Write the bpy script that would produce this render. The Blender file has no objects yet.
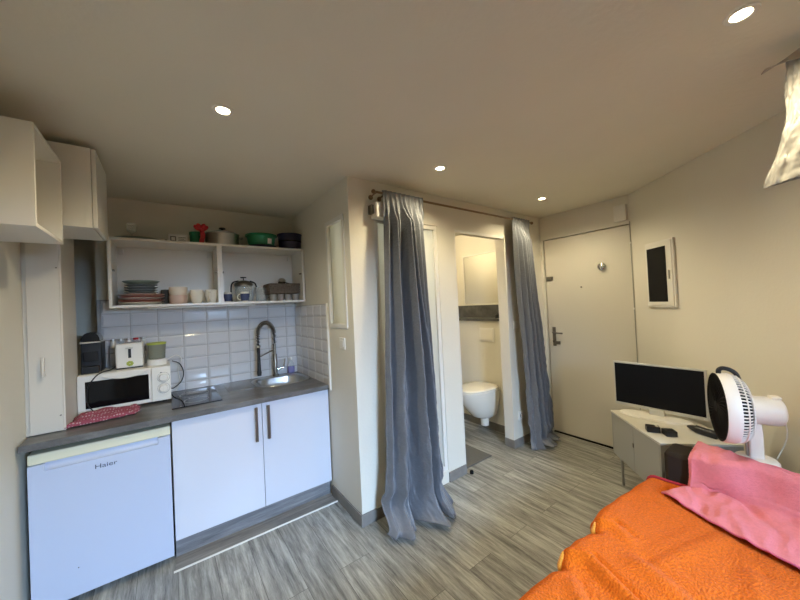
import bpy, math, random
from mathutils import Vector, Matrix, noise
random.seed(7)
PI = math.pi
COL = bpy.context.scene.collection
H = 2.44          # ceiling height

# ------------------------------------------------------------------ helpers
class MB:
    def __init__(s): s.v = []; s.f = []; s.uv = None
    def add(s, vs, fs):
        n = len(s.v); s.v += [tuple(v) for v in vs]; s.f += [tuple(i + n for i in f) for f in fs]; return s
    def box(s, x0, x1, y0, y1, z0, z1):
        v = [(x, y, z) for z in (z0, z1) for y in (y0, y1) for x in (x0, x1)]
        return s.add(v, [(0, 2, 3, 1), (4, 5, 7, 6), (0, 1, 5, 4), (2, 6, 7, 3), (0, 4, 6, 2), (1, 3, 7, 5)])
    def frame(s, a0, a1, b0, b1, w, t0, t1, axis='y'):
        # rectangular frame of bar width w; a = horizontal, b = z, thickness along axis
        for (p, q, r, u) in ((a0, a1, b0, b0 + w), (a0, a1, b1 - w, b1), (a0, a0 + w, b0 + w, b1 - w), (a1 - w, a1, b0 + w, b1 - w)):
            if axis == 'y': s.box(p, q, t0, t1, r, u)
            else: s.box(t0, t1, p, q, r, u)
        return s
    def cyl(s, p0, p1, r0, r1=None, n=24, caps=True):
        if r1 is None: r1 = r0
        p0 = Vector(p0); p1 = Vector(p1); d = (p1 - p0).normalized()
        a = d.orthogonal().normalized(); b = d.cross(a); vs = []
        for p, r in ((p0, r0), (p1, r1)):
            for i in range(n):
                t = 2 * PI * i / n; vs.append(p + a * (r * math.cos(t)) + b * (r * math.sin(t)))
        fs = [(i, (i + 1) % n, n + (i + 1) % n, n + i) for i in range(n)]
        if caps: fs += [tuple(range(n))[::-1], tuple(range(n, 2 * n))]
        return s.add(vs, fs)
    def lathe(s, prof, c=(0, 0, 0), n=32, axis='z', sx=1, sy=1):
        # prof: list of (radius, height); open profile, points on the axis collapse
        vs = []; k = len(prof)
        for r, h in prof:
            for i in range(n):
                t = 2 * PI * i / n; x = r * math.cos(t) * sx; y = r * math.sin(t) * sy
                if axis == 'z': vs.append((c[0] + x, c[1] + y, c[2] + h))
                elif axis == 'y': vs.append((c[0] + x, c[1] + h, c[2] + y))
                else: vs.append((c[0] + h, c[1] + x, c[2] + y))
        fs = []
        for j in range(k - 1):
            for i in range(n):
                q = (j * n + i, j * n + (i + 1) % n, (j + 1) * n + (i + 1) % n, (j + 1) * n + i)
                fs.append(q if axis != 'y' else q[::-1])
        return s.add(vs, fs)
    def tube(s, pts, r, n=10, closed=False, radii=None):
        pts = [Vector(p) for p in pts]; m = len(pts); vs = []; a = None
        for i, p in enumerate(pts):
            if closed: d = pts[(i + 1) % m] - pts[i - 1]
            else: d = pts[min(i + 1, m - 1)] - pts[max(i - 1, 0)]
            d.normalize()
            if a is None: a = d.orthogonal().normalized()
            else: a = (a - d * a.dot(d)).normalized()
            b = d.cross(a); rr = radii[i] if radii else r
            for k in range(n):
                t = 2 * PI * k / n; vs.append(p + a * (rr * math.cos(t)) + b * (rr * math.sin(t)))
        fs = []
        for i in range(m if closed else m - 1):
            j = (i + 1) % m
            for k in range(n): fs.append((i * n + k, i * n + (k + 1) % n, j * n + (k + 1) % n, j * n + k))
        if not closed: fs += [tuple(range(n))[::-1], tuple(range((m - 1) * n, m * n))]
        return s.add(vs, fs)
    def ball(s, c, r, sx=1, sy=1, sz=1, n=20, m=12):
        prof = [(r * math.sin(PI * j / m) , -r * math.cos(PI * j / m) * sz) for j in range(m + 1)]
        return s.lathe(prof, c, n, 'z', sx, sy)
    def grid(s, fn, nu, nv):
        vs = [fn(i / nu, j / nv) for j in range(nv + 1) for i in range(nu + 1)]
        w = nu + 1
        return s.add(vs, [(j * w + i, j * w + i + 1, (j + 1) * w + i + 1, (j + 1) * w + i) for j in range(nv) for i in range(nu)])

def smooth_path(ctrl, n=8):
    P = [Vector(p) for p in ctrl]; out = []
    for i in range(len(P) - 1):
        p0 = P[max(i - 1, 0)]; p1 = P[i]; p2 = P[i + 1]; p3 = P[min(i + 2, len(P) - 1)]
        for k in range(n):
            t = k / n
            out.append(0.5 * ((2 * p1) + (p2 - p0) * t + (2 * p0 - 5 * p1 + 4 * p2 - p3) * t * t + (3 * p1 - p0 - 3 * p2 + p3) * t ** 3))
    out.append(P[-1]); return out

ORG = {}
def tag(o, label=None, cat=None, group=None, kind=None):
    if label: o['label'] = label
    if cat: o['category'] = cat
    if group: o['group'] = group
    if kind: o['kind'] = kind
    return o
def thing(name, loc, label, cat, group=None, rotz=0):
    o = bpy.data.objects.new(name, None); COL.objects.link(o); o.empty_display_size = .05
    o.location = loc; o.rotation_euler = (0, 0, rotz); ORG[o] = Vector(loc) if rotz == 0 else Vector((0, 0, 0))
    return tag(o, label, cat, group)
def build(mb, name, mat, parent=None, smooth=False, bevel=0, sub=0, solid=0, auto=None, local=False, extra=None):
    """world-coordinate mesh becomes one object; a part is stored relative to its thing"""
    vs = [Vector(v) for v in mb.v]
    if parent is not None:
        org = ORG[parent]
    elif local: org = Vector((0, 0, 0))
    else:
        lo = [min(v[i] for v in vs) for i in range(3)]; hi = [max(v[i] for v in vs) for i in range(3)]
        org = Vector(((lo[0] + hi[0]) / 2, (lo[1] + hi[1]) / 2, lo[2]))
    me = bpy.data.meshes.new(name); me.from_pydata([v - org for v in vs], [], mb.f); me.update()
    import bmesh
    bm = bmesh.new(); bm.from_mesh(me); bmesh.ops.remove_doubles(bm, verts=bm.verts, dist=1e-6)
    bmesh.ops.recalc_face_normals(bm, faces=bm.faces); bm.to_mesh(me); bm.free()
    o = bpy.data.objects.new(name, me); COL.objects.link(o); me.materials.append(mat)
    if extra: me.materials.append(extra)
    if parent is not None: o.parent = parent; ORG[o] = org
    else: o.location = org; ORG[o] = org
    if solid:
        m = o.modifiers.new('s', 'SOLIDIFY'); m.thickness = solid; m.offset = 0
    if bevel:
        m = o.modifiers.new('b', 'BEVEL'); m.width = bevel; m.segments = 2; m.limit_method = 'ANGLE'; m.angle_limit = math.radians(40)
    if sub:
        m = o.modifiers.new('u', 'SUBSURF'); m.levels = sub; m.render_levels = sub
    if smooth:
        for p in me.polygons: p.use_smooth = True
        if smooth != 'all':
            m = o.modifiers.new('w', 'WEIGHTED_NORMAL')
            me.set_sharp_from_angle(angle=math.radians(38))
            o.modifiers.remove(m)
    return o
def dup(o, loc, label=None, parent=None):
    c = o.copy(); COL.objects.link(c)
    if parent is not None: c.parent = parent
    else: c.location = loc
    if label: c['label'] = label
    for ch in list(o.children): dup(ch, None, None, c)
    return c
def struct(o, label=None): o['kind'] = 'structure'; return o

# ------------------------------------------------------------------ materials
def mat(name, col, rough=.5, metal=0, bump=0, bscale=200, var=0, vscale=3, spec=.5, trans=0, emit=None, estr=0, sheen=0, alpha=1, ior=1.45, coat=0, detail=4):
    m = bpy.data.materials.new(name); m.use_nodes = True; nt = m.node_tree; N = nt.nodes; L = nt.links
    b = N['Principled BSDF']; b.inputs['Base Color'].default_value = (*col, 1); b.inputs['Roughness'].default_value = rough
    b.inputs['Metallic'].default_value = metal; b.inputs['Specular IOR Level'].default_value = spec
    b.inputs['Transmission Weight'].default_value = trans; b.inputs['IOR'].default_value = ior
    b.inputs['Sheen Weight'].default_value = sheen; b.inputs['Coat Weight'].default_value = coat
    if alpha < 1: b.inputs['Alpha'].default_value = alpha
    if emit: b.inputs['Emission Color'].default_value = (*emit, 1); b.inputs['Emission Strength'].default_value = estr
    tc = N.new('ShaderNodeTexCoord')
    if var:
        n = N.new('ShaderNodeTexNoise'); n.inputs['Scale'].default_value = vscale; n.inputs['Detail'].default_value = detail
        L.new(tc.outputs['Object'], n.inputs['Vector'])
        r = N.new('ShaderNodeMapRange'); r.inputs['From Min'].default_value = .3; r.inputs['From Max'].default_value = .7
        r.inputs['To Min'].default_value = 1 - var; r.inputs['To Max'].default_value = 1 + var
        L.new(n.outputs['Fac'], r.inputs['Value'])
        x = N.new('ShaderNodeVectorMath'); x.operation = 'SCALE'; x.inputs[0].default_value = col
        L.new(r.outputs['Result'], x.inputs['Scale']); L.new(x.outputs['Vector'], b.inputs['Base Color'])
    if bump:
        n = N.new('ShaderNodeTexNoise'); n.inputs['Scale'].default_value = bscale; n.inputs['Detail'].default_value = 5
        L.new(tc.outputs['Object'], n.inputs['Vector'])
        u = N.new('ShaderNodeBump'); u.inputs['Strength'].default_value = bump; u.inputs['Distance'].default_value = .01
        L.new(n.outputs['Fac'], u.inputs['Height']); L.new(u.outputs['Normal'], b.inputs['Normal'])
    return m

def wood_mat(name, c_dark, c_mid, c_light, stretch=(1, 14, 1), planks=None, rough=.42, vert=False):
    """grey wood: stretched noise; planks=(width, length) lays boards along Y"""
    m = bpy.data.materials.new(name); m.use_nodes = True; nt = m.node_tree; N = nt.nodes; L = nt.links
    b = N['Principled BSDF']; b.inputs['Roughness'].default_value = rough
    tc = N.new('ShaderNodeTexCoord'); geo = N.new('ShaderNodeNewGeometry')
    mp = N.new('ShaderNodeMapping'); L.new(geo.outputs['Position'], mp.inputs['Vector'])
    mp.inputs['Scale'].default_value = stretch
    off = None
    if planks:
        mr = N.new('ShaderNodeMapping'); mr.inputs['Rotation'].default_value = (0, 0, PI / 2); L.new(geo.outputs['Position'], mr.inputs['Vector'])
        br = N.new('ShaderNodeTexBrick'); br.inputs['Scale'].default_value = 1
        br.inputs['Brick Width'].default_value = planks[1]; br.inputs['Row Height'].default_value = planks[0]
        br.inputs['Mortar Size'].default_value = .0012; br.inputs['Mortar Smooth'].default_value = .2; br.inputs['Bias'].default_value = 0
        br.inputs['Color1'].default_value = (0, 0, 0, 1); br.inputs['Color2'].default_value = (1, 1, 1, 1); br.inputs['Mortar'].default_value = (.5, .5, .5, 1)
        br.offset = .37
        L.new(mr.outputs['Vector'], br.inputs['Vector'])
        ad = N.new('ShaderNodeVectorMath'); ad.operation = 'MULTIPLY_ADD'
        L.new(br.outputs['Color'], ad.inputs[0]); ad.inputs[1].default_value = (7.3, 3.1, 5.7); L.new(mp.outputs['Vector'], ad.inputs[2])
        vec = ad.outputs['Vector']
    else: vec = mp.outputs['Vector']
    n1 = N.new('ShaderNodeTexNoise'); n1.inputs['Scale'].default_value = 1.0; n1.inputs['Detail'].default_value = 10; n1.inputs['Roughness'].default_value = .76; n1.inputs['Distortion'].default_value = .25
    L.new(vec, n1.inputs['Vector'])
    cr = N.new('ShaderNodeValToRGB'); e = cr.color_ramp.elements
    e[0].position = .34; e[0].color = (*c_dark, 1); e[1].position = .68; e[1].color = (*c_light, 1)
    k = e.new(.5); k.color = (*c_mid, 1)
    L.new(n1.outputs['Fac'], cr.inputs['Fac']); colr = cr.outputs['Color']
    if planks:
        mx = N.new('ShaderNodeMix'); mx.data_type = 'RGBA'; mx.blend_type = 'MULTIPLY'; mx.inputs['Factor'].default_value = .22
        L.new(colr, mx.inputs['A']); L.new(br.outputs['Color'], mx.inputs['B'])
        m2 = N.new('ShaderNodeMix'); m2.data_type = 'RGBA'; L.new(br.outputs['Fac'], m2.inputs['Factor'])
        L.new(mx.outputs['Result'], m2.inputs['A']); m2.inputs['B'].default_value = (c_dark[0] * .5, c_dark[1] * .5, c_dark[2] * .5, 1)
        colr = m2.outputs['Result']
    L.new(colr, b.inputs['Base Color'])
    bp = N.new('ShaderNodeBump'); bp.inputs['Strength'].default_value = .12; bp.inputs['Distance'].default_value = .004
    L.new(n1.outputs['Fac'], bp.inputs['Height']); L.new(bp.outputs['Normal'], b.inputs['Normal'])
    return m

WALLC = (.68, .65, .555)
M = dict(
    wall=mat('wall_paint', WALLC, .62, bump=.08, bscale=60, var=.02, vscale=2),
    ceil=mat('ceiling_paint', (.72, .69, .575), .8, bump=.15, bscale=35, var=.03, vscale=1.5),
    whitep=mat('white_panel_paint', (.64, .60, .52), .45, bump=.03, bscale=80),
    door=mat('entry_door_paint', (.62, .58, .49), .4, bump=.03, bscale=90),
    lam=mat('white_laminate', (.72, .70, .64), .3),
    lamgloss=mat('white_gloss_front', (.62, .645, .72), .22, coat=.3),
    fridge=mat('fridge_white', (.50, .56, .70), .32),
    cream=mat('aged_cream_plastic', (.72, .70, .52), .4),
    tile=mat('white_glazed_tile', (.62, .62, .63), .12, bump=.01, bscale=20, coat=.5),
    grout=mat('tile_grout', (.36, .35, .34), .8),
    base=mat('grey_skirting', (.20, .185, .165), .5, var=.12, vscale=14),
    floor=wood_mat('grey_floor_planks', (.10, .097, .085), (.31, .305, .272), (.58, .57, .515), (30, 2.4, 1), (.19, 1.28), .36),
    kick=wood_mat('grey_wood_plinth', (.10, .10, .105), (.19, .19, .195), (.30, .30, .30), (2, 3, 26), None, .5),
    strip=wood_mat('grey_wood_strip', (.11, .105, .10), (.21, .20, .185), (.33, .32, .29), (2, 22, 1), None, .42),
    work=wood_mat('grey_worktop', (.07, .068, .066), (.12, .117, .113), (.20, .195, .185), (4, 16, 8), None, .34),
    steel=mat('brushed_steel', (.50, .50, .49), .28, metal=1, var=.06, vscale=30),
    chrome=mat('chrome', (.62, .61, .58), .12, metal=1),
    darksteel=mat('dark_nickel', (.22, .20, .17), .32, metal=1),
    bronze=mat('bronze_rod', (.22, .15, .09), .35, metal=.9),
    blackp=mat('black_plastic', (.012, .012, .013), .35),
    blackg=mat('black_glass', (.004, .004, .005), .08, spec=.3),
    hob=mat('ceramic_hob_glass', (.012, .013, .017), .06, spec=.35),
    screen=mat('monitor_screen', (.005, .005, .006), .3, spec=.2),
    silverp=mat('silver_plastic', (.55, .54, .50), .35, metal=.3),
    whitepl=mat('white_plastic', (.74, .72, .66), .35),
    pinkw=mat('fan_white_plastic', (.80, .74, .66), .38),
    cer=mat('white_ceramic', (.78, .75, .66), .12, coat=.5),
    cream_c=mat('cream_ceramic', (.70, .62, .50), .3),
    pinkc=mat('blush_ceramic', (.62, .45, .36), .35),
    coral=mat('coral_plate', (.38, .13, .10), .3),
    teal=mat('blue_grey_plate', (.26, .30, .31), .25),
    sage=mat('sage_bowl', (.24, .30, .25), .3),
    blue=mat('blue_glaze', (.055, .07, .15), .25),
    glass=mat('clear_glass', (.75, .80, .78), .04, alpha=.22),
    frost=None,
    wicker=mat('brown_wicker', (.13, .10, .075), .7, bump=.8, bscale=120, var=.4, vscale=80),
    greenp=mat('green_plastic', (.02, .20, .09), .4),
    navy=mat('navy_plastic', (.012, .014, .045), .4),
    red=mat('red_ribbon', (.42, .015, .02), .4),
    paper=mat('off_white_card', (.72, .70, .66), .7),
    ink=mat('dark_ink', (.05, .05, .05), .6),
    inkblue=mat('badge_blue_grey', (.05, .06, .10), .4),
    curtain=mat('grey_curtain_fabric', (.14, .147, .16), .40, bump=.35, bscale=55, sheen=.1, var=.06, vscale=30),
    orange=mat('orange_fleece', (.60, .118, .005), .95, spec=.1, bump=1.0, bscale=130, sheen=.05, var=.22, vscale=120, detail=9),
    yellow=mat('yellow_fleece_lining', (.60, .23, .01), .95, bump=.8, bscale=170, sheen=.3),
    crimson=mat('crimson_hem', (.34, .015, .03), .8),
    pink=mat('pink_fleece', (.66, .20, .225), .9, spec=.15, bump=.45, bscale=160, sheen=.1, var=.05, vscale=60),
    pinkhem=mat('pink_hem_stitch', (.52, .10, .17), .9),
    sofa=mat('dark_brown_upholstery', (.026, .019, .014), .85, bump=.4, bscale=260, spec=.2),
    cabgrey=mat('grey_lacquered_steel', (.33, .325, .29), .45),
    cabtop=mat('pale_cabinet_top', (.58, .56, .49), .35),
    green_lid=mat('lime_lid', (.36, .42, .06), .4),
    jarg=mat('tinted_blender_jar', (.40, .42, .33), .1, trans=.5, ior=1.3),
    soap=mat('soap_liquid', (.35, .33, .65), .15, trans=.4),
    bagm=mat('white_sheer_plastic', (.40, .385, .35), .45, var=.04, vscale=12),
    bagm2=mat('grey_sheer_plastic', (.42, .38, .33), .5, trans=.1),
    potgrey=mat('pale_grey_pot', (.30, .28, .25), .4),
    hang=mat('grey_hanger', (.16, .15, .14), .5),
    mirror=mat('mirror_glass', (.80, .80, .76), .03, metal=1),
    darkstone=mat('dark_ledge_stone', (.09, .09, .085), .3, var=.35, vscale=12),
    matg=mat('grey_bath_mat', (.13, .125, .11), .95, bump=1, bscale=150),
    black_matte=mat('black_rubber', (.007, .007, .007), .85, spec=.2),
    emit=mat('downlight_lens', (1, .9, .7), .5, emit=(1, .80, .50), estr=60),
)
def frosted():
    m = bpy.data.materials.new('frosted_glass'); m.use_nodes = True; N = m.node_tree.nodes; L = m.node_tree.links
    N.remove(N['Principled BSDF']); o_ = N['Material Output']
    a = N.new('ShaderNodeBsdfTranslucent'); a.inputs['Color'].default_value = (.80, .82, .80, 1)
    b = N.new('ShaderNodeBsdfDiffuse'); b.inputs['Color'].default_value = (.82, .82, .76, 1)
    g = N.new('ShaderNodeBsdfGlossy'); g.inputs['Roughness'].default_value = .3; g.inputs['Color'].default_value = (.8, .8, .8, 1)
    x = N.new('ShaderNodeMixShader'); x.inputs['Fac'].default_value = .45; L.new(a.outputs[0], x.inputs[1]); L.new(b.outputs[0], x.inputs[2])
    y = N.new('ShaderNodeMixShader'); y.inputs['Fac'].default_value = .06; L.new(x.outputs[0], y.inputs[1]); L.new(g.outputs[0], y.inputs[2])
    L.new(y.outputs[0], o_.inputs['Surface']); return m
M['frost'] = frosted()
# tea towel: red with pale dots (its own woven pattern)
def towel_mat():
    m = bpy.data.materials.new('red_dotted_towel'); m.use_nodes = True; N = m.node_tree.nodes; L = m.node_tree.links
    b = N['Principled BSDF']; b.inputs['Roughness'].default_value = .95
    tc = N.new('ShaderNodeTexCoord'); v = N.new('ShaderNodeTexVoronoi'); v.inputs['Scale'].default_value = 70; v.inputs['Randomness'].default_value = .25
    L.new(tc.outputs['Object'], v.inputs['Vector'])
    cr = N.new('ShaderNodeValToRGB'); cr.color_ramp.elements[0].position = .25; cr.color_ramp.elements[0].color = (.46, .33, .35, 1)
    cr.color_ramp.elements[1].position = .38; cr.color_ramp.elements[1].color = (.27, .055, .085, 1)
    L.new(v.outputs['Distance'], cr.inputs['Fac']); L.new(cr.outputs['Color'], b.inputs['Base Color']); return m
M['towel'] = towel_mat()

# ------------------------------------------------------------------ room shell
T = .12
struct(build(MB().box(-.80, 3.75, -1.75, 3.40, -.08, 0), 'floor', M['floor']))
struct(build(MB().box(-.80, 3.75, -1.75, 3.70, H, H + .1), 'ceiling', M['ceil']))
struct(build(MB().box(-.76, -.64, -1.62, 3.62, 0, H), 'wall_left', M['wall']))
w = MB(); w.box(-.425, 3.61, 3.22, 3.34, 0, H); w.box(-.76, -.425, 3.22, 3.34, 0, .86); w.box(-.76, -.30, 3.60, 3.66, .8, H)
w.box(-.425, -.37, 3.34, 3.62, .8, H)  # unseen recess added behind the left end so the gap by the column falls dark
struct(build(w, 'wall_kitchen', M['wall']))
# partition between the kitchen alcove and the shower, with the glazed niche
NY0, NY1, NZ0, NZ1 = 2.085, 2.36, 1.385, 2.175
w = MB(); w.box(1.04, 1.16, 1.984, 3.22, 0, NZ0); w.box(1.04, 1.16, 1.984, 3.22, NZ1, H)
w.box(1.04, 1.16, 1.984, NY0, NZ0, NZ1); w.box(1.04, 1.16, NY1, 3.22, NZ0, NZ1)
struct(build(w, 'wall_partition', M['wall']))
# wall with the shower opening and the bathroom doorway
w = MB(); y0, y1 = 1.984, 2.09
SX0, SX1, SZ0, SZ1 = 1.245, 1.875, .10, 2.175
w.box(1.16, SX0, y0, y1, 0, H); w.box(SX0, SX1, y0, y1, 0, SZ0); w.box(SX0, SX1, y0, y1, SZ1, H)
w.box(SX1, 2.085, y0, y1, 0, H); w.box(2.085, 2.806, y0, y1, 2.155, H); w.box(2.806, 3.49, y0, y1, 0, H)
struct(build(w, 'wall_bathroom', M['wall']))
# entrance wall
w = MB(); DY0, DY1, DZ = 1.10, 1.93, 2.17
w.box(3.49, 3.61, 1.0, 3.22, DZ, H); w.box(3.49, 3.61, DY1 + .02, 3.22, 0, DZ); w.box(3.535, 3.61, DY0 - .1, DY1 + .02, 0, DZ)
struct(build(w, 'wall_entry', M['wall']))
# oblique right wall
RA = math.atan2(-.755, -.656)
w = MB().box(0, 3.2, 0, .12, 0, H)
o = struct(build(w, 'wall_right', M['wall'], local=True)); o.location = (3.49, 1.10, 0); o.rotation_euler = (0, 0, RA)
def RW(t, wd, z=0):   # point on / in front of the right wall
    return Vector((3.49 - .656 * t - .755 * wd, 1.10 - .755 * t + .656 * wd, z))
# wall behind the camera, with the window the daylight comes through
WX0, WX1, WZ0, WZ1 = -.0 + .45, 1.18, .90, 1.95
w = MB(); w.box(-.64, WX0, -1.62, -1.5, 0, H); w.box(WX1, 1.60, -1.62, -1.5, 0, H); w.box(WX0, WX1, -1.62, -1.5, 0, WZ0); w.box(WX0, WX1, -1.62, -1.5, WZ1, H)
struct(build(w, 'wall_behind', M['wall']))
w = MB().frame(WX0, WX1, WZ0, WZ1, .05, -1.60, -1.54); w.box((WX0 + WX1) / 2 - .035, (WX0 + WX1) / 2 + .035, -1.60, -1.54, WZ0 + .05, WZ1 - .05)
struct(build(w, 'window_1', M['whitepl']))

# skirting
def skirt(name, boxes):
    w = MB()
    for b in boxes: w.box(*b)
    return struct(build(w, name, M['base'], bevel=.002))
BH = .082
skirt('baseboard_partition', [(1.028, 1.04, 1.972, 2.47, 0, BH)])
skirt('baseboard_bathroom', [(1.04, 1.245, 1.972, 1.984, 0, BH), (1.875, 2.085, 1.972, 1.984, 0, BH), (2.806, 3.478, 1.972, 1.984, 0, BH)])
skirt('baseboard_doorway', [(2.794, 2.806, 1.972, 2.09, 0, BH), (2.085, 2.097, 1.984, 2.09, 0, BH)])
skirt('baseboard_entry', [(3.478, 3.49, 1.955, 1.972, 0, BH)])
w = MB().box(.04, 2.6, -.012, 0, 0, BH); o = struct(build(w, 'baseboard_right', M['base'], local=True)); o.location = (3.49, 1.10, 0); o.rotation_euler = (0, 0, RA)
skirt('baseboard_left', [(-.64, -.628, -1.5, 2.40, 0, BH)])

# tiles: back and side of the alcove (bevelled glazed blocks in stacked courses)
def tile_block(mb, o, ux, w, h, z):
    # o: lower-left corner on wall, ux: 'x' tiles facing -Y, 'y' tiles facing -X
    g = .0018; d0 = .001; d = .0075; b = .0145
    a0, a1, z0, z1 = g, w - g, z + g, z + h - g
    rings = [(a0, a1, z0, z1, 0), (a0, a1, z0, z1, d0 + .002), (a0 + b, a1 - b, z0 + b, z1 - b, d)]
    vs = []
    for (p, q, r, s_, dd) in rings:
        for (aa, zz) in ((p, r), (q, r), (q, s_), (p, s_)):
            if ux == 'x': vs.append((o[0] + aa, o[1] - dd, zz))
            else: vs.append((o[0] - dd, o[1] - aa, zz))
    fs = []
    for k in (0, 4):
        for i in range(4): j = (i + 1) % 4; fs.append((k + i, k + j, k + 4 + j, k + 4 + i))
    fs.append((8, 9, 10, 11)); mb.add(vs, fs)
TW, TH = .1675, .0985
t = MB(); z = .868
rows = [.863 + TH * k for k in range(9)]
for zz in rows:
    if zz + TH > 1.70: continue
    x = .264 - TW * 6 + .52 * 0
    k = 0
    while True:
        xa = .264 - TW * 5 + TW * k; k += 1
        if xa > 1.02: break
        a = max(xa, -.425); bx = min(xa + TW, 1.03)
        if bx - a > .03: tile_block(t, (a, 3.212, 0), 'x', bx - a, TH, zz)
build_t = build(t, 'trim_1', M['tile']); struct(build_t)
t = MB()
for zz in rows:
    if zz + TH > 1.62: continue
    yy = 3.21
    while yy > 2.43:
        ww = min(TW, yy - 2.425)
        if ww > .03: tile_block(t, (1.033, yy, 0), 'y', ww, TH, zz)
        yy -= TW
struct(build(t, 'trim_2', M['tile']))
struct(build(MB().box(-.425, 1.04, 3.212, 3.22, .86, 1.66), 'trim_3', M['grout']))
struct(build(MB().box(1.033, 1.04, 2.42, 3.212, .86, 1.555), 'trim_4', M['grout']))
struct(build(MB().box(1.024, 1.04, 2.408, 2.42, .86, 1.56), 'trim_5', M['lam']))

# glazed niche frame + pane
fr = struct(build(MB().frame(NY0 - .02, NY1 + .02, NZ0 - .02, NZ1 + .02, .03, 1.03, 1.055, 'x'), 'window_2', M['lam'], bevel=.002))
build(MB().box(1.062, 1.068, NY0, NY1, NZ0, NZ1), 'pane', M['frost'], fr)
# shower opening frame + frosted pane
fr = struct(build(MB().frame(SX0, SX1, SZ0, SZ1, .035, 1.99, 2.03), 'window_3', M['lam'], bevel=.002))
build(MB().box(SX0 + .035, SX1 - .035, 2.008, 2.014, SZ0 + .035, SZ1 - .035), 'pane', M['frost'], fr)
# doorway casing of the bathroom
w = MB(); w.box(2.085, 2.806, 1.976, 1.984, 2.14, 2.165); w.box(2.078, 2.086, 1.98, 2.088, .083, 2.155); w.box(2.804, 2.812, 1.98, 2.088, .083, 2.155)
struct(build(w, 'trim_6', M['lam']))
# partition between shower cubicle and toilet room
struct(build(MB().box(1.97, 2.03, 2.09, 3.22, 0, H), 'wall_shower', M['wall']))

# toilet room: boxed-in cistern wall with stone ledge
struct(build(MB().box(3.05, 3.49, 2.09, 3.22, 0, 1.275), 'wall_cistern', M['wall']))
struct(build(MB().box(3.025, 3.49, 2.09, 3.22, 1.275, 1.305), 'trim_7', M['darkstone']))
struct(build(MB().box(3.30, 3.49, 2.09, 3.22, 1.305, H), 'wall_toilet', M['wall']))
struct(build(MB().box(3.285, 3.30, 2.09, 3.22, 1.305, 1.46), 'trim_8', M['darkstone']))
skirt('baseboard_toilet', [(3.038, 3.05, 2.09, 3.22, 0, BH)])
m = thing('wall_mirror', (3.29, 2.75, 1.47), 'rectangular wall mirror above the dark ledge in the toilet room', 'mirror')
build(MB().box(3.286, 3.299, 2.40, 2.98, 1.47, 2.12), 'glass', M['mirror'], m)
build(MB().frame(2.385, 2.995, 1.462, 2.135, .018, 3.278, 3.299, 'x'), 'frame', M['lam'], m)
fl = thing('flush_plate', (3.05, 2.455, 1.01), 'white dual flush plate on the wall above the toilet', 'flush plate')
build(MB().box(3.038, 3.05, 2.35, 2.56, 1.03, 1.19), 'plate', M['whitepl'], fl, bevel=.003)
build(MB().box(3.032, 3.040, 2.37, 2.54, 1.05, 1.17), 'button', M['cer'], fl, bevel=.003)
# wall-hung toilet
cx, cy = 2.80, 2.43
TU = .03
tl = thing('toilet', (2.80, 2.43, .2), 'white wall-hung toilet with closed lid below the flush plate', 'toilet')
def oval_loft(secs, n=36):
    """secs: (z, x_back, length, half_width, inset) D-shaped rings that run to the wall at x_back"""
    mb = MB(); vs = []
    for (z, xb, ln, hw) in secs:
        for i in range(n):
            t = 2 * PI * i / n
            c, s_ = math.cos(t), math.sin(t)
            px = xb - ln / 2 + ln / 2 * (abs(c) ** .35 if c > 0 else -abs(c)) ; py = cy + hw * (abs(s_) ** (.7 if c > 0 else 1)) * (1 if s_ > 0 else -1)
            vs.append((px, py, z + TU))
    fs = []
    for j in range(len(secs) - 1):
        for i in range(n): fs.append((j * n + i, j * n + (i + 1) % n, (j + 1) * n + (i + 1) % n, (j + 1) * n + i))
    fs.append(tuple(range(n))[::-1]); fs.append(tuple(range((len(secs) - 1) * n, len(secs) * n)))
    return mb.add(vs, fs)
build(oval_loft([(.17, 3.038, .26, .09), (.20, 3.04, .32, .115), (.28, 3.045, .40, .14), (.37, 3.05, .48, .165), (.45, 3.05, .52, .18), (.475, 3.05, .525, .182)]), 'bowl', M['cer'], tl, smooth=True)
build(oval_loft([(.476, 3.02, .50, .188), (.482, 3.02, .50, .19), (.496, 3.02, .50, .19), (.499, 3.02, .495, .186)]), 'seat', M['cer'], tl, smooth=True)
build(oval_loft([(.502, 3.02, .50, .188), (.516, 3.02, .50, .19), (.524, 3.015, .485, .178), (.528, 3.0, .45, .15)]), 'lid', M['cer'], tl, smooth=True)
build(MB().lathe([(.0, 0), (.045, 0), (.05, .12), (.0, .12)], (2.90, cy, .095), 20), 'waste_outlet', M['cer'], tl, smooth=True)
b = thing('toilet_brush', (2.66, 2.72, 0), 'dark toilet brush in its holder standing left of the toilet', 'toilet brush')
build(MB().lathe([(0, 0), (.045, 0), (.05, .02), (.045, .13), (.03, .14), (0, .14)], (2.66, 2.72, 0), 20), 'holder', M['blackp'], b, smooth=True)
build(MB().cyl((2.66, 2.72, .13), (2.66, 2.72, .38), .007), 'handle', M['steel'], b, smooth=True)
o = build(MB().box(2.12, 2.50, 2.03, 2.36, .001, .012), 'bath_mat', M['matg'], bevel=.004)
tag(o, 'small dark grey mat on the floor just inside the bathroom doorway', 'mat')
# small toiletries on the ledge
for i, (yy, hh, rr, mm, lab) in enumerate([(2.36, .055, .035, 'blackp', 'low dark tub at the near end of the toilet room ledge'), (2.27, .08, .022, 'darksteel', 'small dark bottle on the toilet room ledge beside the low dark tub')]):
    o = build(MB().lathe([(0, 0), (rr, 0), (rr, hh * .7), (rr * .5, hh * .85), (rr * .5, hh), (0, hh)], (3.15, yy, 1.305), 18), 'toiletry_bottle', M[mm], smooth=True)
    tag(o, lab, 'bottle')

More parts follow.
